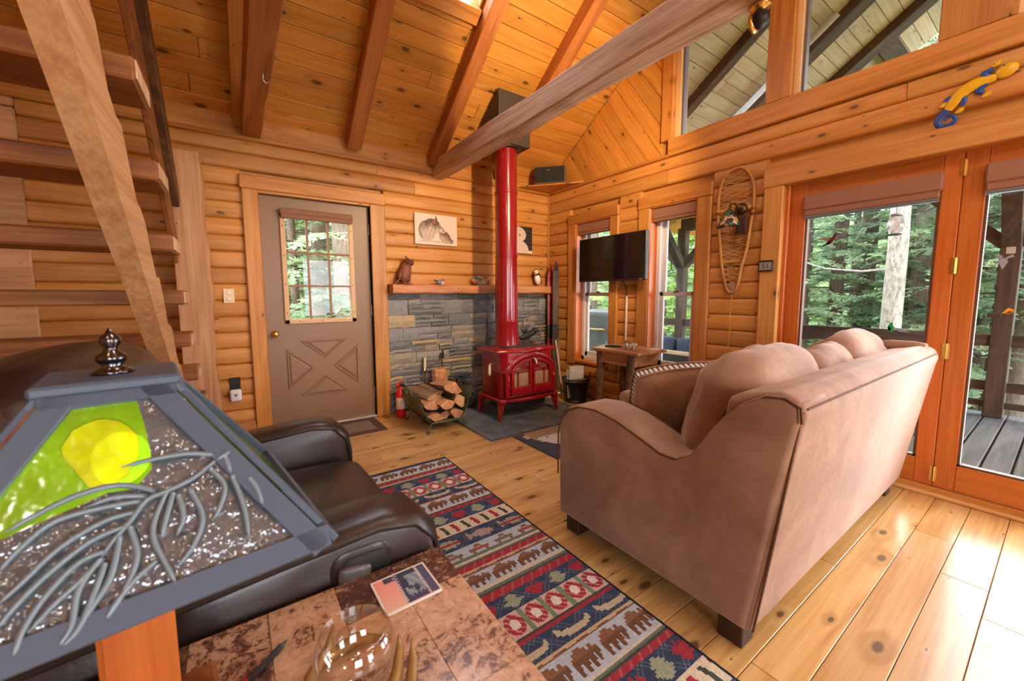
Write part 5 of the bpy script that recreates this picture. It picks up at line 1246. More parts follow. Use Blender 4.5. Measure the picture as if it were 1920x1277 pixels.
# ------------------------------------------------------------------ loft stair
random.seed(55)
sr = thing('loft_stair', 'steep open-tread timber stair rising to the loft', 'stair', (-3.63, -.2, 0))
OX, OY = -3.63, -.2
def sbox(name, mat, x0, x1, y0, y1, z0, z1, b=.006): return MB().box(x0-OX, x1-OX, y0-OY, y1-OY, z0, z1, b).build(name, mat, sr)
for k in range(-2, 8):
    y, z = -2.26+.262*k, 1.92-.23*k
    xe = -3.54+random.uniform(-.006, .006); tr_ = sbox('tread', stair_wood('X'), -4.62, xe, y, y+.25, z-.07, z, .008)
    MB().box(xe-OX-.001, xe-OX+.004, y-OY+.007, y-OY+.243, z-.063, z-.007, .002).build('end_grain', wood('end_grain_pale', srgb(236, 200, 160), srgb(216, 174, 130), srgb(180, 134, 92), 'Z', knots=0., rough=.7), tr_)
def stringer(x0, x1):
    up = []; lo = []
    for i in range(41):
        y = -3.25+2.95*i/40
        wob = .040*math.sin((y+.1)*2*math.pi/.262)+.008*math.sin(y*31)
        up.append((y-OY, max(.17, 1.92-.085-.88*(y+2.26)-.03+wob))); lo.append((y-OY, max(.165, 1.43-.785*(y+2.18)+.004*math.sin(y*9))))
    m = MB(); n = len(up); vs = []
    for x in (x0-OX, x1-OX):
        vs += [(x, p[0], p[1]) for p in up]+[(x, p[0], p[1]) for p in lo]
    fs = []
    for i in range(n-1):
        fs += [(i, i+1, n+i+1, n+i), (2*n+i, 3*n+i, 3*n+i+1, 2*n+i+1), (i, 2*n+i, 2*n+i+1, i+1), (n+i, n+i+1, 3*n+i+1, 3*n+i)]
    fs += [(0, n, 3*n, 2*n), (n-1, 3*n-1, 4*n-1, 2*n-1)]
    o = m.add(vs, fs).build('stringer', wood('stringer_wood', srgb(230, 184, 132), srgb(206, 154, 100), srgb(156, 104, 60), 'Y', knots=.1, rough=.6, ring=.5), sr, angle=45); return o
stringer(-3.668, -3.602); stringer(-4.56, -4.50)
# newel post, live edge
m = MB()
def nw(u, v):
    z = .17+2.05*u; q = [(-3.665, -.28), (-3.48, -.28), (-3.475, -.27), (-3.47, -.15), (-3.48, -.14), (-3.665, -.14)][int(round(v*6)) % 6]
    s_ = 1 if u < .97 else .86
    return ((q[0]+3.57)*s_-3.57-OX+(.008*math.sin(z*6)+.005*math.sin(z*17) if q[0] > -3.6 else 0), q[1]-OY, z)
m.surf(nw, 40, 6, cv=True); vs_top = [m.v[39*6+i] for i in range(6)]; m.f.append(tuple(39*6+i for i in range(6)))
m.build('newel_post', pale_wood('Z'), sr, angle=30)
dl = Vector((0, -1, .88)).normalized()
p0 = Vector((-3.635-OX, -.28-OY, 1.86))
MB().beam(p0, p0+dl*3.2, .05, .13, up=(0, .66, .75), b=.006).build('handrail', wood('handrail_wood', srgb(140, 96, 62), srgb(108, 70, 44), srgb(70, 44, 28), 'Y', knots=.1, rough=.55), sr)
p1 = Vector((-3.655-OX, -.27-OY, 1.50))
MB().beam(p1, p1+dl*3.2, .03, .20, up=(0, .66, .75), b=.004).build('guard_board', stair_wood('Y'), sr)
for z in (.95, .42): MB().tube([(-3.475-OX, -.21-OY, z), (-3.45-OX, -.21-OY, z)], .012, 8).build('peg', pale_wood('X'), sr)
ld = thing('stair_landing', 'low pine landing step at the foot of the loft stair', 'step', (-3.95, -.4, 0))
MB().box(-.66, .68, -.36, .34, 0, .135, .004).build('riser_box', pine_trim('X'), ld)
for k in range(5): MB().box(-.68, .70, -.38+.145*k, -.38+.145*k+.142, .135, .168, .005).build('landing_board', pale_wood('X'), ld)
# ------------------------------------------------------------------ mantel and what stands on it
mt = MB()
def mtp(u, v):
    q = [(-.002, 1.224), (-.165, 1.224), (-.176, 1.234), (-.176, 1.302), (-.165, 1.312), (-.002, 1.312)][int(round(v*6)) % 6]
    x = -2.085+1.985*u; return (x, q[0]+(.004*math.sin(x*11)+.003*math.sin(x*27) if q[0] < -.1 else 0), q[1]+(.003*math.sin(x*17) if q[0] < -.1 else 0))
mt.surf(mtp, 60, 6, cv=True); mt.f += [tuple(range(6)), tuple(59*6+i for i in range(6))]
mt = mt.build('mantel_shelf', wood('mantel_pine', srgb(222, 160, 108), srgb(206, 138, 86), srgb(166, 100, 58), 'X', knots=.2, rough=.5), angle=35); tag(mt, 'thick pine mantel shelf above the stone facing', 'shelf')
MZ = 1.3135
CW = plain('carved_wood', srgb(128, 72, 50), .55, bump=1., bs=70, var=.25)
ow = thing('carved_owl', 'carved brown wooden owl standing on the mantel', 'figurine', (-1.955, -.085, MZ), R(18))
TL = Matrix.Rotation(R(14), 4, 'Y')
MB().lathe([(.001, .02), (.035, .03), (.056, .07), (.064, .12), (.058, .17), (.045, .205)], 18, M=TL, sy=.8).build('body', CW, ow, smooth=True)
MB().ball((0, 0, 0), .052, 16, sz=.86, sy=.9, M=TL @ Matrix.Translation((.006, -.004, .222))).build('head', CW, ow, smooth=True)
for sy in (-1, 1):
    MB().beam(TL @ Vector((.006+.01*sy, -.045, .245)), TL @ Vector((.006+.052*sy, -.012, .276)), .016, .014, b=.005).build('brow_tuft', CW, ow)
    MB().lathe([(.001, -.006), (.018, -.005), (.025, .004)], 16, M=TL @ Matrix.Translation((.008+.024*sy, -.046, .226)) @ Matrix.Rotation(R(18*sy), 4, 'Z') @ Matrix.Rotation(R(-90), 4, 'X')).build('eye_disc', plain('owl_disc', srgb(104, 58, 42), .5), ow, smooth=True)
    MB().ball(tuple(TL @ Vector((.008+.024*sy, -.05, .226))), .010, 10).build('eye', plain('owl_eye', srgb(40, 24, 18), .25), ow, smooth=True)
    MB().soft(.03, .05, .14, .014, 4, M=TL @ Matrix.Translation((.052*sy, .005, .11)) @ Matrix.Rotation(R(-10*sy), 4, 'Y')).build('wing', CW, ow, smooth=True)
MB().lathe([(.010, 0), (.001, .026)], 8, M=TL @ Matrix.Translation((.008, -.05, .222)) @ Matrix.Rotation(R(130), 4, 'X')).build('beak', CW, ow)
MB().beam((-.02, .02, .06), (-.08, .04, .002), .05, .016, b=.004).build('tail', CW, ow)
for sx in (-.01, .03): MB().soft(.03, .05, .02, .009, 3, M=Matrix.Translation((sx, -.03, .012))).build('foot', CW, ow, smooth=True)
MB().soft(.13, .09, .010, .004, 3, M=Matrix.Translation((.02, 0, .005))).build('base', CW, ow, smooth=True)
gl_ = thing('gull_figurine', 'tiny grey and white bird figurine on the mantel', 'figurine', (-1.56, -.09, MZ), R(10))
GREY = plain('gull_grey', srgb(120, 128, 138), .4, var=.5); WHT = plain('gull_white', srgb(216, 220, 226), .4)
MB().lathe([(.001, -.05), (.014, -.04), (.024, -.01), (.022, .02), (.012, .045), (.001, .052)], 14, (0, 0, .024), 'X', sx=1., sy=.9).build('body', GREY, gl_, smooth=True)
MB().ball((.035, 0, .052), .015, 12).build('head', GREY, gl_, smooth=True); MB().lathe([(.006, 0), (.001, .024)], 8, M=Matrix.Translation((.047, 0, .052)) @ Matrix.Rotation(R(90), 4, 'Y')).build('bill', BLACK(), gl_); MB().ball((.02, -.012, .02), .018, 10, sx=1.3, sy=.7).build('breast', WHT, gl_, smooth=True); MB().beam((-.03, 0, .035), (-.066, 0, .048), .03, .006).build('tail', BLACK(), gl_)
fs_ = thing('fish_figurine', 'painted striped fish figurine leaning on the mantel', 'figurine', (-1.06, -.075, MZ))
FC = {'n': 0}
def fish(u, v):
    x = -.115+.20*u; h = .038*math.sin(math.pi*min(1, u*1.02)**.8)+.006; a = 2*math.pi*v
    return (x, .5*h*math.cos(a), .052+h*math.sin(a)-.10*(u-.3)*.30)
def fcol(u, v):
    s_ = math.sin(2*math.pi*v)
    if s_ > .25: return srgb(34, 44, 40) if (u*13) % 1 < .62 else srgb(150, 190, 176)
    if s_ > -.35: return srgb(190, 150, 50) if (u*13) % 1 < .6 else srgb(44, 60, 50)
    return srgb(206, 120, 36) if u < .45 else srgb(190, 160, 70)
printed('body', painted('glazed_paint', .2, spec=.6), fs_, 60, 24, fish, fcol)
MB().prism([(.075, .034), (.135, .062), (.118, .03), (.14, -.006), (.082, .022)], 'Y', -.004, .004).build('tail_fin', plain('fin_red', srgb(150, 60, 56), .3), fs_)
MB().prism([(-.06, .085), (-.02, .108), (.02, .085), (.03, .07)], 'Y', -.003, .003).build('dorsal_fin', plain('fin_pale', srgb(190, 180, 160), .4), fs_); MB().prism([(-.07, .004), (.02, .004), (.0, .022), (-.05, .022)], 'Y', -.02, .02).build('stand', plain('fin_green', srgb(40, 110, 70), .3), fs_); MB().ball((-.09, -.014, .066), .006, 8).build('eye', BLACK(), fs_)
pf_ = thing('puffin_figurine', 'painted puffin figurine at the right end of the mantel', 'figurine', (-.225, -.09, MZ), R(15))
TP_ = Matrix.Rotation(R(-20), 4, 'Y'); BLK = plain('puffin_black', (.015, .015, .018), .35); PW_ = plain('puffin_white', srgb(232, 226, 220), .4); ORG = plain('puffin_orange', srgb(220, 96, 30), .35)
MB().lathe([(.001, .02), (.03, .03), (.045, .07), (.044, .11), (.03, .15), (.02, .165)], 16, M=TP_, sy=.8).build('breast', PW_, pf_, smooth=True)
MB().soft(.05, .075, .14, .022, 5, M=TP_ @ Matrix.Translation((.026, .008, .09))).build('back', BLK, pf_, smooth=True); MB().lathe([(.034, -.006), (.036, .006), (.03, .012)], 16, (0, 0, .15), M=TP_, sy=.8).build('collar', BLK, pf_, smooth=True)
MB().ball((-.003, 0, .188), .030, 14).build('face', PW_, pf_, smooth=True) if 0 else MB().ball((0, 0, 0), .029, 14, M=TP_ @ Matrix.Translation((-.004, -.004, .183))).build('face', PW_, pf_, smooth=True)
MB().ball((0, 0, 0), .027, 12, M=TP_ @ Matrix.Translation((.008, .006, .192))).build('crown', BLK, pf_, smooth=True); MB().lathe([(.018, 0), (.016, .014), (.004, .032)], 10, M=TP_ @ Matrix.Translation((-.024, -.008, .176)) @ Matrix.Rotation(R(-110), 4, 'Y'), sy=.5).build('bill', ORG, pf_); MB().ball((0, 0, 0), .005, 8, M=TP_ @ Matrix.Translation((-.014, -.028, .19))).build('eye', BLACK(), pf_)
for sx in (-.01, .03): MB().soft(.034, .03, .014, .006, 2, M=Matrix.Translation((sx, -.012, .007))).build('foot', ORG, pf_); MB().tube([(sx_, 0, .005) for sx_ in (0, 0)], .004) if 0 else None
for sx in (-.01, .03): MB().tube([(sx, 0, .01), (sx, 0, .04)], .006, 6).build('shin', ORG, pf_)
# ------------------------------------------------------------------ pictures
def canvas(name, x0, x1, z0, z1, label, colour, nx, ny):
    p = thing(name, label, 'picture', ((x0+x1)/2, -.012, z0)); w2 = (x1-x0)/2; h = z1-z0
    MB().box(-w2, w2, -.026, 0, 0, h, .002).build('canvas_edge', plain('canvas_white', srgb(222, 208, 196), .7), p)
    printed('print', painted('printed_canvas', .6), p, nx, ny, lambda u, v: (-w2+2*w2*u, -.0265, h*v), colour); return p
def hsh(u, v): return (math.sin(u*1271.7+v*3117.3)*43758.5) % 1
def fur(u, v, k=1.): return (math.sin(u*70*k+v*43*k+3*math.sin(v*31*k))+1)*.5
def wolf(u, v):
    bgc = srgb(226-10*v*0, 208, 196); n_ = .75+.35*fur(u, v)+.12*hsh(u, v)
    def el(cx, cy_, rx, ry, a=0): 
        c, s_ = math.cos(a), math.sin(a); x, y = u-cx, (v-cy_)*.66; X, Y = x*c+y*s_, -x*s_+y*c; return (X/rx)**2+(Y/ry)**2
    d1 = el(.28, .45, .20, .22); d2 = el(.42, .62, .20, .15, -.35); d3 = el(.62, .52, .10, .055, -.55); d4 = el(.70, .28, .17, .12, -.75); d5 = el(.84, .16, .07, .05, -.5)
    ear = (v > .70 and v < .97 and abs(u-.48-.06*(v-.7)) < .07*(1-(v-.70)/.27)); er2 = (v > .72 and v < .86 and abs(u-.36) < .04*(1-(v-.72)/.14))
    if el(.675, .49, .016, .014) < 1 or el(.85, .10, .018, .012) < 1 or el(.545, .66, .016, .010) < 1: return srgb(30, 26, 26)
    def bl(a_, b_, k): k = max(0., min(1., k)); return tuple((x*(1-k)+y*k)*n_ for x, y in zip(a_, b_))
    if ear: return bl(srgb(176, 104, 66), srgb(84, 68, 60), (u-.44)*12)
    if d3 < 1: return bl(srgb(206, 186, 168), srgb(120, 100, 90), (v-.50)*9)
    if d2 < 1 or er2: return bl(srgb(196, 172, 154), srgb(104, 88, 80), (v-.50)*5+.25*math.sin(u*30))
    if d4 < 1 or d5 < 1: return bl(srgb(188, 162, 146), srgb(126, 92, 74), (u+v-.9)*6+.2*math.sin(v*40))
    if d1 < 1: return bl(srgb(198, 176, 160), srgb(96, 78, 70), max((v-.45)*3.5, (.20-u)*7)+.15*math.sin(u*25+v*18))
    if v < .14 and u > .1 and u < .9 and v > .08: return srgb(206, 182, 166)
    return tuple(c*(.98+.04*hsh(u, v)) for c in bgc)
canvas('wolf_picture', -1.80, -1.325, 1.73, 2.04, 'canvas print of two grey wolves on a pale ground', wolf, 120, 80)
def owlp(u, v):
    x, y = (u-.56)/.66, v; n_ = .86+.2*fur(u, v, 1.4)+.06*hsh(u, v)
    if ((u-.60)/.03)**2+((v-.66)/.05)**2 < 1: return srgb(20, 16, 10) if ((u-.60)/.014)**2+((v-.66)/.026)**2 < 1 else srgb(190, 150, 60)
    if ((u-.36)/.03)**2+((v-.66)/.05)**2 < 1: return srgb(190, 150, 60)
    if ((u-.48)/.03)**2+((v-.55)/.05)**2 < 1: return srgb(50, 44, 40)
    if ((u-.50)/.30)**2+((v-.68)/.30)**2 < 1 or ((u-.48)/.40)**2+((v-.12)/.38)**2 < 1: return tuple(c*n_ for c in srgb(214, 188, 172))
    if v < .10: return tuple(c*n_ for c in srgb(220, 206, 192))
    return srgb(40, 40, 36) if (v*7) % 1 < .75 else srgb(70, 66, 54)
canvas('snowy_owl_picture', -.765, -.295, 1.71, 2.03, 'canvas print of a white owl half hidden by the stove pipe', owlp, 110, 76)
# ------------------------------------------------------------------ speaker, television, cable
sp = thing('speaker', 'black loudspeaker on the triangular corner shelf', 'speaker', (-.225, -.295, 2.493), R(-48))
MB().box(-.18, .18, -.07, .055, 0, .188, .004).build('cabinet', plain('speaker_case', srgb(120, 96, 76), .5), sp); MB().box(-.171, .171, -.082, -.068, .009, .179, .003).build('grille', plain('speaker_cloth', (.016, .015, .013), .8, bump=.3, bs=400), sp); MB().box(-.075, -.052, -.086, -.08, .009, .179, .002).build('grille_bar', BLACK(), sp); MB().box(-.03, .0, -.086, -.082, .135, .145).build('badge', STEEL(), sp)
tv = thing('television', 'flat black television on a wall arm between the windows', 'television', (-.15, -1.165, 1.345))
MB().box(-.02, .025, -.437, .437, 0, .462, .006).build('case', plain('tv_case', (.012, .012, .013), .35), tv)
MB().box(-.0215, -.0195, -.428, .428, .016, .452).build('screen', plain('tv_screen', (.004, .004, .005), .12, spec=.5), tv)
MB().box(-.0225, -.020, -.405, -.37, .005, .011).build('maker_mark', plain('mark_grey', (.3, .3, .3), .5), tv)
MB().box(.02, .06, -.12, .12, .1, .36, .005).build('mount_plate', BLACK(), tv); MB().beam((.06, -.05, .23), (.15, .0, .23), .05, .04).build('mount_arm', BLACK(), tv)
cc = MB().box(-.028, -.012, -1.282, -1.262, .73, 1.19, .004).build('cable_raceway', plain('raceway_white', srgb(226, 214, 200), .5)); tag(cc, 'white cable raceway running down the logs under the television', 'raceway')
cbx = MB().tube([(-.12, -1.27, 1.36), (-.05, -1.275, 1.30), (-.022, -1.272, 1.24), (-.022, -1.272, 1.18)], .006, 6).build('television_cable', BLACK(), smooth=True); tag(cbx, 'short black cable dropping from the television', 'cable')
# ------------------------------------------------------------------ rustic side table
rt = thing('rustic_side_table', 'rustic side table with bark-covered log legs by the windows', 'table', (-.31, -1.52, 0))
TW = wood('rustic_top', srgb(206, 156, 112), srgb(178, 122, 80), srgb(126, 80, 48), 'Y', knots=.2, rough=.4)
for k, (xa, xb) in enumerate(((-.225, -.08), (-.078, .07), (.072, .225))):
    MB().box(xa, xb, -.30+(.02 if k == 2 else 0), .30-(.06 if k == 0 else 0), .672, .70, .005).build('top_board', TW, rt)
MB().box(-.17, .17, .20, .225, .56, .672, .003).build('apron', TW, rt); MB().box(-.17, .17, -.225, -.20, .56, .672, .003).build('apron', TW, rt); MB().box(-.19, -.165, -.2, .2, .56, .672, .003).build('apron', TW, rt); MB().box(.165, .19, -.2, .2, .56, .672, .003).build('apron', TW, rt)
BKL = bark('leg_bark', srgb(92, 70, 56), srgb(150, 120, 98))
for i, (x, y) in enumerate(((-.17, .17), (.16, .17), (-.17, -.19), (.16, -.19))):
    b_ = random.Random(i); MB().tube([(x*1.12+b_.uniform(-.01, .01), y*1.1, 0), (x*1.06+b_.uniform(-.012, .012), y*1.05, .2), (x+b_.uniform(-.012, .012), y, .42), (x, y, .672)], [.040, .037, .035, .036], 10).build('leg', BKL, rt, smooth=True)
    MB().tube([(x, y, .48), (x*.55, y*.75, .60)], [.018, .014], 8).build('knee_brace', BKL, rt, smooth=True)
cn = thing('candle_holder', 'glass candle holder with silver antler points on the rustic table', 'candle holder', (-.36, -1.60, .70))
MB().lathe([(.001, .004), (.036, .004), (.043, .02), (.045, .05), (.040, .062)], 20).build('glass_cup', CG, cn, smooth=True)
MB().lathe([(.001, .006), (.02, .006), (.02, .045), (.001, .045)], 14).build('candle', plain('candle_wax', srgb(236, 214, 176), .5), cn)
for k in range(6):
    a = k*1.047; c, s_ = math.cos(a), math.sin(a); MB().tube([(.03*c, .03*s_, .004), (.052*c, .052*s_, .02), (.054*c, .054*s_, .05), (.042*c, .042*s_, .078)], [.008, .010, .008, .002], 8).build('antler_point', plain('silver_antler', (.5, .47, .42), .25, .9), cn, smooth=True)
rm = MB().soft(.045, .16, .018, .007, 3).build('remote_control', BLACK(), smooth=True); rm.location = (-.36, -1.40, .71); rm.rotation_euler = (0, 0, .5); tag(rm, 'black remote control on the rustic table', 'remote')
pp2 = MB().box(-.06, .06, -.05, .05, 0, .003, .001).build('note_card', plain('note_white', srgb(224, 220, 216), .6)); pp2.location = (-.20, -1.74, .7005); tag(pp2, 'white card lying on the rustic table edge', 'card')
# ------------------------------------------------------------------ snowshoe, sconce and weather display
sh_ = thing('snowshoe', 'old wooden snowshoe with rawhide webbing hung on the log wall', 'snowshoe', (-.03, -2.325, 1.22))
OUT = [(.0, .0), (.045, .05), (.085, .22), (.10, .33), (.135, .62), (.137, .70), (.132, .82), (.10, .92), (.045, .965), (0, .975), (-.045, .965), (-.095, .915), (-.128, .82), (-.135, .70), (-.13, .60), (-.10, .33), (-.07, .2), (-.045, .05)]
def cr(pts, n=5):
    out = []; L = len(pts)
    for i in range(L):
        a, b, c2, d = (Vector((0,)+pts[(i+k) % L]) for k in (-1, 0, 1, 2))
        for s_ in range(n): t_ = s_/n; out.append(.5*((2*b)+(c2-a)*t_+(2*a-5*b+4*c2-d)*t_*t_+(3*b-a-3*c2+d)*t_**3))
    return out
FRM = cr(OUT); BENT = wood('bent_ash', srgb(220, 168, 88), srgb(198, 140, 62), srgb(150, 96, 38), 'Z', knots=0.02, rough=.5)
MB().tube(FRM, .0125, 8, closed=True).build('frame', BENT, sh_, smooth=True)
def halfw(z):
    ys = [p.y for p in FRM if abs(p.z-z) < .02]; return (max(ys), min(ys)) if ys else (.02, -.02)
for z in (.25, .66): a, b = halfw(z); MB().beam((0, a, z), (0, b, z), .012, .024).build('crossbar', BENT, sh_)
RH = plain('rawhide', srgb(208, 160, 104), .6)
wb = MB()
z = .02
while z < .95:
    a, b = halfw(z); st_ = .042 if (z > .68 or z < .25) else .034
    for dz in (-.09, .09):
        z2 = min(.96, max(.01, z+dz*(a-b)/.27)); a2, b2 = halfw(z2); wb.tube([(0, a*.97, z), (0, b2*.97, z2)], .0031, 4, cap=False)
    wb.tube([(.002, a*.97, z), (.002, b*.97, z)], .0024, 4, cap=False); z += st_
wbo = wb.build('webbing', RH, sh_); wbo['kind'] = 'stuff'
MB().soft(.02, .085, .15, .009, 4, M=Matrix.Translation((-.01, -.06, .53))).build('binding', plain('dark_binding', srgb(74, 46, 30), .7, bump=.4, bs=60), sh_, smooth=True)
for sg in (1, -1):
    for z in (.40, .47, .53, .60, .64): a, b = halfw(z); MB().tube([(-.0, (a if sg > 0 else b), z-.01), (-.0, (a if sg > 0 else b), z+.01)], .016, 8).build('wrap', plain('wrap_brown', srgb(120, 74, 44), .7), sh_)
MB().lathe([(.001, -.008), (.045, -.008), (.05, 0), (.045, .008), (.001, .008)], 18, (0, 0, .03), 'X').build('tail_wrap', plain('wrap_pale', srgb(150, 112, 84), .8, bump=.5, bs=80), sh_, smooth=True)
cd_ = MB().tube([(-.03, -2.335, 1.22), (-.03, -2.325, 1.05), (-.035, -2.33, .93), (-.03, -2.32, .7), (-.03, -2.325, .5)], .004, 6); cd_.box(-.045, -.025, -2.338, -2.318, .915, .945, .003); tag(cd_.build('lamp_cord', plain('gold_cord', srgb(196, 140, 44), .6), smooth=False), 'gold lamp cord with inline switch hanging under the snowshoe', 'cord')
sn = thing('wall_sconce', 'small bronze wall sconce with a green leaded shade on the snowshoe', 'sconce', (-.06, -2.375, 1.87))
BZ = plain('bronze', srgb(92, 66, 42), .35, .8)
MB().lathe([(.001, -.03), (.03, -.03), (.044, -.012), (.048, 0)], 20, (.02, 0, 0), 'X').build('back_plate', BZ, sn, smooth=True)
MB().tube([(0, 0, 0), (-.05, .015, .035), (-.085, .03, .03), (-.09, .035, -.01)], .008, 8).build('arm', BZ, sn, smooth=True)
t = NT('leaded_shade'); v_ = t.n('ShaderNodeTexCoord').outputs['Object']; vo = t.n('ShaderNodeTexVoronoi', {'Vector': v_, 'Scale': 26.}); ed = t.n('ShaderNodeTexVoronoi', {'Vector': v_, 'Scale': 26.}, feature='DISTANCE_TO_EDGE').outputs[0]
cs_ = t.ramp(t.n('ShaderNodeSeparateColor', {0: vo.outputs['Color']}).outputs[0], [(0, srgb(214, 190, 150)), (.4, srgb(220, 160, 120)), (.6, srgb(40, 120, 84)), (.85, srgb(60, 60, 70))], 'CONSTANT'); cs_ = t.mix(t.math('LESS_THAN', ed, .05), cs_, (.02, .015, .015))
SHD = t.out(t.bsdf(cs_, .3))
m = MB(); n6 = 6
ringp = lambda r_, z_: [(r_*math.cos(k*math.pi/3), r_*math.sin(k*math.pi/3), z_) for k in range(6)]
vs = ringp(.024, .0)+ringp(.072, -.095)+ringp(.075, -.115); m.add(vs, [(i, (i+1) % 6, 6+(i+1) % 6, 6+i) for i in range(6)]+[(6+i, 6+(i+1) % 6, 12+(i+1) % 6, 12+i) for i in range(6)])
m.build('shade', SHD, sn, loc=(-.09, .035, -.02)); MB().lathe([(.001, .012), (.018, .01), (.026, -.004)], 12, (-.09, .035, -.02)).build('shade_cap', BZ, sn, smooth=True)
for k in range(6): MB().tube([(-.09+.025*math.cos(k*math.pi/3), .035+.025*math.sin(k*math.pi/3), -.02), (-.09+.075*math.cos(k*math.pi/3), .035+.075*math.sin(k*math.pi/3), -.135)], .003, 5).build('lead_rib', BLACK(), sn)
wd_ = thing('weather_display', 'small black digital thermometer on the door casing', 'thermometer', (-.05, -2.582, 1.372))
MB().box(-.012, .0, -.052, .052, 0, .084, .004).build('case', BLACK(), wd_); MB().box(-.0135, -.012, -.042, .042, .012, .070).build('display', plain('lcd_grey', srgb(150, 142, 126), .3), wd_)
lettering('digits', '51', plain('lcd_ink', srgb(50, 48, 44), .5), wd_, .052, Matrix.Translation((-.0142, .0, .040)) @ axm((0, -1, 0), (0, 0, 1), (-1, 0, 0)))
# ------------------------------------------------------------------ switch plates
o1 = thing('wall_outlet', 'beige double outlet plate beside the entrance door', 'outlet', (-3.372, -.012, 1.145)); MB().box(-.037, .037, -.008, 0, 0, .117, .003).build('plate', plain('beige_plastic', srgb(226, 206, 170), .4), o1)
for z in (.035, .08): MB().soft(.032, .008, .028, .01, 3, M=Matrix.Translation((0, -.008, z))).build('socket', plain('ivory_socket', srgb(236, 222, 196), .35), o1, smooth=True)
o2 = thing('night_light', 'white plug-in detector on a black outlet low on the logs', 'detector', (-3.372, -.012, .345)); MB().box(-.036, .036, -.008, 0, .075, .19, .003).build('outlet_plate', BLACK(), o2); MB().soft(.082, .035, .10, .017, 5, M=Matrix.Translation((0, -.024, .045))).build('body', plain('white_plastic', srgb(228, 228, 236), .35), o2, smooth=True); MB().prism([(-.016, .058), (.016, .058), (0, .03)], 'Y', -.043, -.041).build('emblem', plain('emblem_grey', srgb(120, 120, 126), .5), o2)
# ------------------------------------------------------------------ gecko
gk = thing('gecko_ornament', 'yellow and blue painted gecko ornament above the folding doors', 'wall ornament', (-.02, -3.40, 2.11))
YEL = plain('gecko_yellow', srgb(226, 176, 26), .35, var=.12); BLU = plain('gecko_blue', srgb(34, 74, 160), .35, var=.2)
def gp(d, z): return (0, -d, z)
def swp(name, pts, rad, mat, par=None, flat=.35):
    q = [Vector(gp(*p)) for p in pts]; out = []; rr = []
    for i in range(len(q)-1):
        a, b, c2, d = q[max(i-1, 0)], q[i], q[i+1], q[min(i+2, len(q)-1)]
        for s_ in range(6): t_ = s_/6; out.append(.5*((2*b)+(c2-a)*t_+(2*a-5*b+4*c2-d)*t_*t_+(3*b-a-3*c2+d)*t_**3)); rr.append(rad[i]*(1-t_)+rad[i+1]*t_)
    out.append(q[-1]); rr.append(rad[-1]); m = MB(); m.tube(out, rr, 10)
    for i, v_ in enumerate(m.v): m.v[i] = (v_[0]*flat, v_[1], v_[2])
    return m.build(name, mat, par or gk, smooth=True)
swp('tail', [(.052, .115), (.02, .085), (.012, .055), (.03, .028), (.062, .028), (.080, .05), (.068, .075), (.045, .070), (.042, .052)], [.018, .016, .015, .014, .012, .011, .009, .007, .004], BLU)
swp('body', [(.048, .108), (.066, .145), (.095, .185), (.14, .21), (.19, .215), (.215, .215)], [.017, .027, .031, .030, .023, .017], YEL)
hd = MB().ball((0, 0, 0), .034, 14, sx=.35, sy=1.25, M=Matrix.Translation(gp(.245, .235)) @ Matrix.Rotation(R(-22), 4, 'X')).build('head', YEL, gk, smooth=True)
for dd, zz in ((.235, .262), (.232, .222)): MB().ball(gp(dd, zz), .008, 10).build('eye', plain('gecko_eye', srgb(230, 226, 214), .3), gk, smooth=True); e_ = MB().ball((-.006, -dd, zz), .0045, 8).build('pupil', BLACK(), gk)
for pts, ft in (([(.075, .155), (.05, .17), (.035, .160)], (.028, .152)), ([(.10, .165), (.105, .135), (.10, .115)], (.092, .10)), ([(.175, .20), (.155, .17), (.175, .155)], (.185, .148)), ([(.185, .225), (.170, .25), (.20, .262)], (.215, .275))):
    swp('leg', pts, [.016, .014, .010], BLU)
    for k in range(4): a = R(-130+k*45)+(0 if ft[1] < .2 else R(170)); swp('toe', [ft, (ft[0]+.020*math.cos(a), ft[1]+.020*math.sin(a))], [.0055, .006], YEL)
# ------------------------------------------------------------------ spot lamp under the tie beam
bl = thing('beam_spot_lamp', 'small brass and black spot lamp under the tie beam', 'lamp', (-1.45, -3.08, 2.415))
MB().lathe([(.04, 0), (.04, -.012), (.012, -.018), (.010, -.03)], 18).build('canopy', BRASS(), bl, smooth=True)
MB().ball((0, 0, -.055), .038, 16).build('shell', BLACK(), bl, smooth=True)
MB().lathe([(.030, -.01), (.040, .0), (.041, .008), (.033, .012)], 18, (.0, .02, -.06), 'Y').build('rim', BRASS(), bl, smooth=True); MB().ball((.0, .012, -.06), .03, 14).build('bulb', plain('spot_bulb', (1, .9, .7), .3, em=(1., .78, .45), es=6.), bl, smooth=True)
lamp('beam_spot_light', 'SPOT', (-1.36, -3.02, 2.435), 240, (1., .72, .40), .03, aim=(-1.15, -.2, 2.3), cone=R(104), blend=.5)
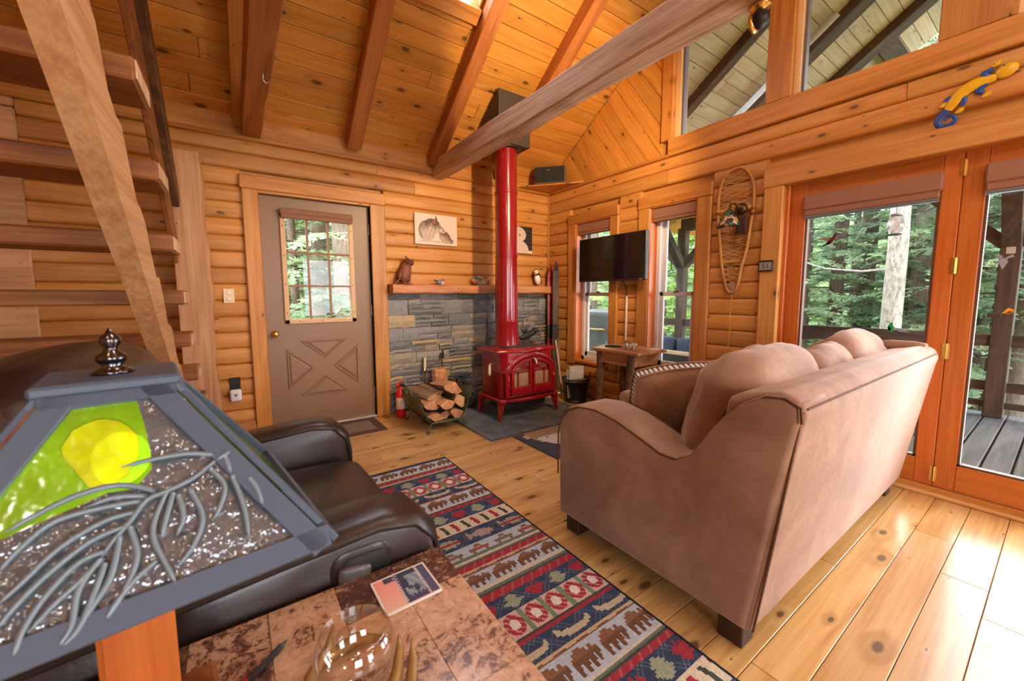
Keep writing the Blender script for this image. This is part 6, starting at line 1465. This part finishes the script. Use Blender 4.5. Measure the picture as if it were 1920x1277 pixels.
# ------------------------------------------------------------------ window decals
def decal(name, label, y, z, polys, x=.0555):
    d = thing(name, label, 'decal', (x, y, z))
    for nm, pts, c in polys: MB().prism([(-p[0], p[1]) for p in pts], 'X', -.0012, 0).build(nm, plain('decal_'+nm+name, c, .4), d)
    return d
decal('hummingbird_decal', 'red-throated hummingbird decal flying on the folding door glass', -2.90, 1.56, [('tail', [(-.03, -.03), (.03, .005), (.035, -.01), (.0, -.025)], srgb(30, 70, 50)), ('body', [(.01, -.01), (.035, .03), (.06, .045), (.062, .025), (.045, -.005), (.025, -.018)], srgb(120, 40, 50)), ('wing', [(-.03, .03), (.0, .035), (.035, .02), (.02, .005)], srgb(150, 120, 110)), ('head', [(.045, .04), (.062, .058), (.085, .055), (.066, .045), (.06, .035)], srgb(60, 40, 50)), ('throat', [(.05, .03), (.064, .046), (.066, .034)], srgb(210, 30, 90))])
decal('green_hummingbird_decal', 'green hummingbird decal low on the folding door glass', -3.27, .965, [('body', [(.0, .0), (-.006, .03), (.004, .055), (.018, .06), (.02, .04), (.03, .02), (.015, -.002)], srgb(30, 150, 80)), ('bill', [(.002, .056), (-.028, .066), (.004, .061)], srgb(70, 60, 60)), ('wing', [(.02, .025), (.06, .022), (.10, .0), (.05, .002)], srgb(130, 140, 150)), ('breast', [(-.002, .004), (-.004, .03), (.008, .03), (.012, .006)], srgb(70, 180, 60))])
decal('butterfly_decal', 'orange butterfly decal on the right folding door glass', -3.715, 1.095, [('wing_upper', [(0, 0), (.02, .03), (.045, .02), (.03, 0)], srgb(230, 150, 30)), ('wing_lower', [(0, 0), (-.05, .0), (-.045, -.025), (.0, -.02)], srgb(70, 54, 34)), ('wing_red', [(.01, .004), (.03, .014), (.034, .004)], srgb(190, 60, 30))])
decal('grape_decal', 'frosted grape cluster decal on the right folding door glass', -3.70, 1.36, [('cluster', [(-.012, .03), (.012, .03), (.016, .01), (.0, -.03), (-.016, .01)], srgb(150, 150, 160)), ('leaf_left', [(-.02, .03), (-.03, .045), (-.01, .05), (.0, .034)], srgb(140, 142, 150)), ('leaf_right', [(.006, .034), (.03, .05), (.036, .036), (.012, .028)], srgb(140, 142, 150))])
# ------------------------------------------------------------------ skis in the corner
def ski(name, x, y, rz, lean, mat, label, h=1.63):
    s_ = thing(name, label, 'ski', (x, y, 0), rz)
    M = Matrix.Rotation(lean, 4, 'X'); n = 14
    vs = []; fs = []
    for i in range(n+1):
        t_ = i/n; z = h*t_; wd = .036 if t_ < .9 else .036*max(.05, 1-((t_-.9)/.1)**2); off = -.05*max(0, (t_-.86)/.14)**2
        for sx, sy in ((-wd, -.007), (wd, -.007), (wd, .007), (-wd, .007)): vs.append(tuple(M @ Vector((sx, sy+off, z))))
    for i in range(n):
        for k in range(4): fs.append((i*4+k, i*4+(k+1) % 4, i*4+4+(k+1) % 4, i*4+4+k))
    fs += [(3, 2, 1, 0), (n*4, n*4+1, n*4+2, n*4+3)]
    MB().add(vs, fs).build('blade', mat, s_)
    MB().box(-.038, .038, -.02, .0, h*.42, h*.52, .004, M=M).build('binding', BLACK(), s_); return s_
ski('old_ski', -.115, -.20, R(-30), R(-4), plain('ski_red', srgb(150, 24, 28), .4), 'red wooden ski leaning in the corner beside the mantel', 1.60)
ski('old_ski', -.165, -.335, R(-42), R(-4), wood('ski_wood', srgb(96, 74, 58), srgb(66, 48, 38), srgb(36, 26, 20), 'Z', knots=.02, rough=.5), 'dark weathered ski leaning in the corner against the logs', 1.62)
sp_ = thing('ski_pole', 'bamboo ski pole with a round basket leaning in the corner', 'ski pole', (-.075, -.335, 0))
MB().tube([(0, 0, .03), (.012, .10, 1.15)], .010, 8).build('shaft', plain('bamboo', srgb(150, 120, 84), .4, var=.3), sp_, smooth=True); MB().tube([(0, 0, .0), (0, 0, .04)], [.003, .008], 6).build('tip', STEEL(), sp_)
MB().tube([(.05*math.cos(a), .012+.05*math.sin(a), .80) for a in [6.283*i/18 for i in range(18)]], .006, 6, closed=True).build('basket', plain('basket_grey', srgb(120, 112, 106), .7), sp_); MB().tube([(.012, .10, 1.02), (.02, .09, .94), (.0, .08, .97)], .006, 6).build('strap', plain('strap_orange', srgb(170, 92, 40), .7), sp_)
bn = MB().box(-.018, .018, -.006, .006, 0, .30, .003).build('paint_stirrer', plain('stirrer_white', srgb(206, 196, 190), .6)); bn.location = (-.10, -.40, .42); bn.rotation_euler = (R(-8), 0, R(30)); 
bn.location.z = .0; bn.scale = (1, 1, 2.2); tag(bn, 'pale flat stick leaning by the skis behind the stove', 'stick')
# hook on the deep rafter
hk = MB().tube([(-3.13, -1.15, 2.48), (-3.13, -1.15, 2.44), (-3.115, -1.15, 2.425), (-3.10, -1.15, 2.44)], .004, 6).build('ceiling_hook', STEEL(), smooth=True); tag(hk, 'small metal hook screwed under the smooth tie beam', 'hook')
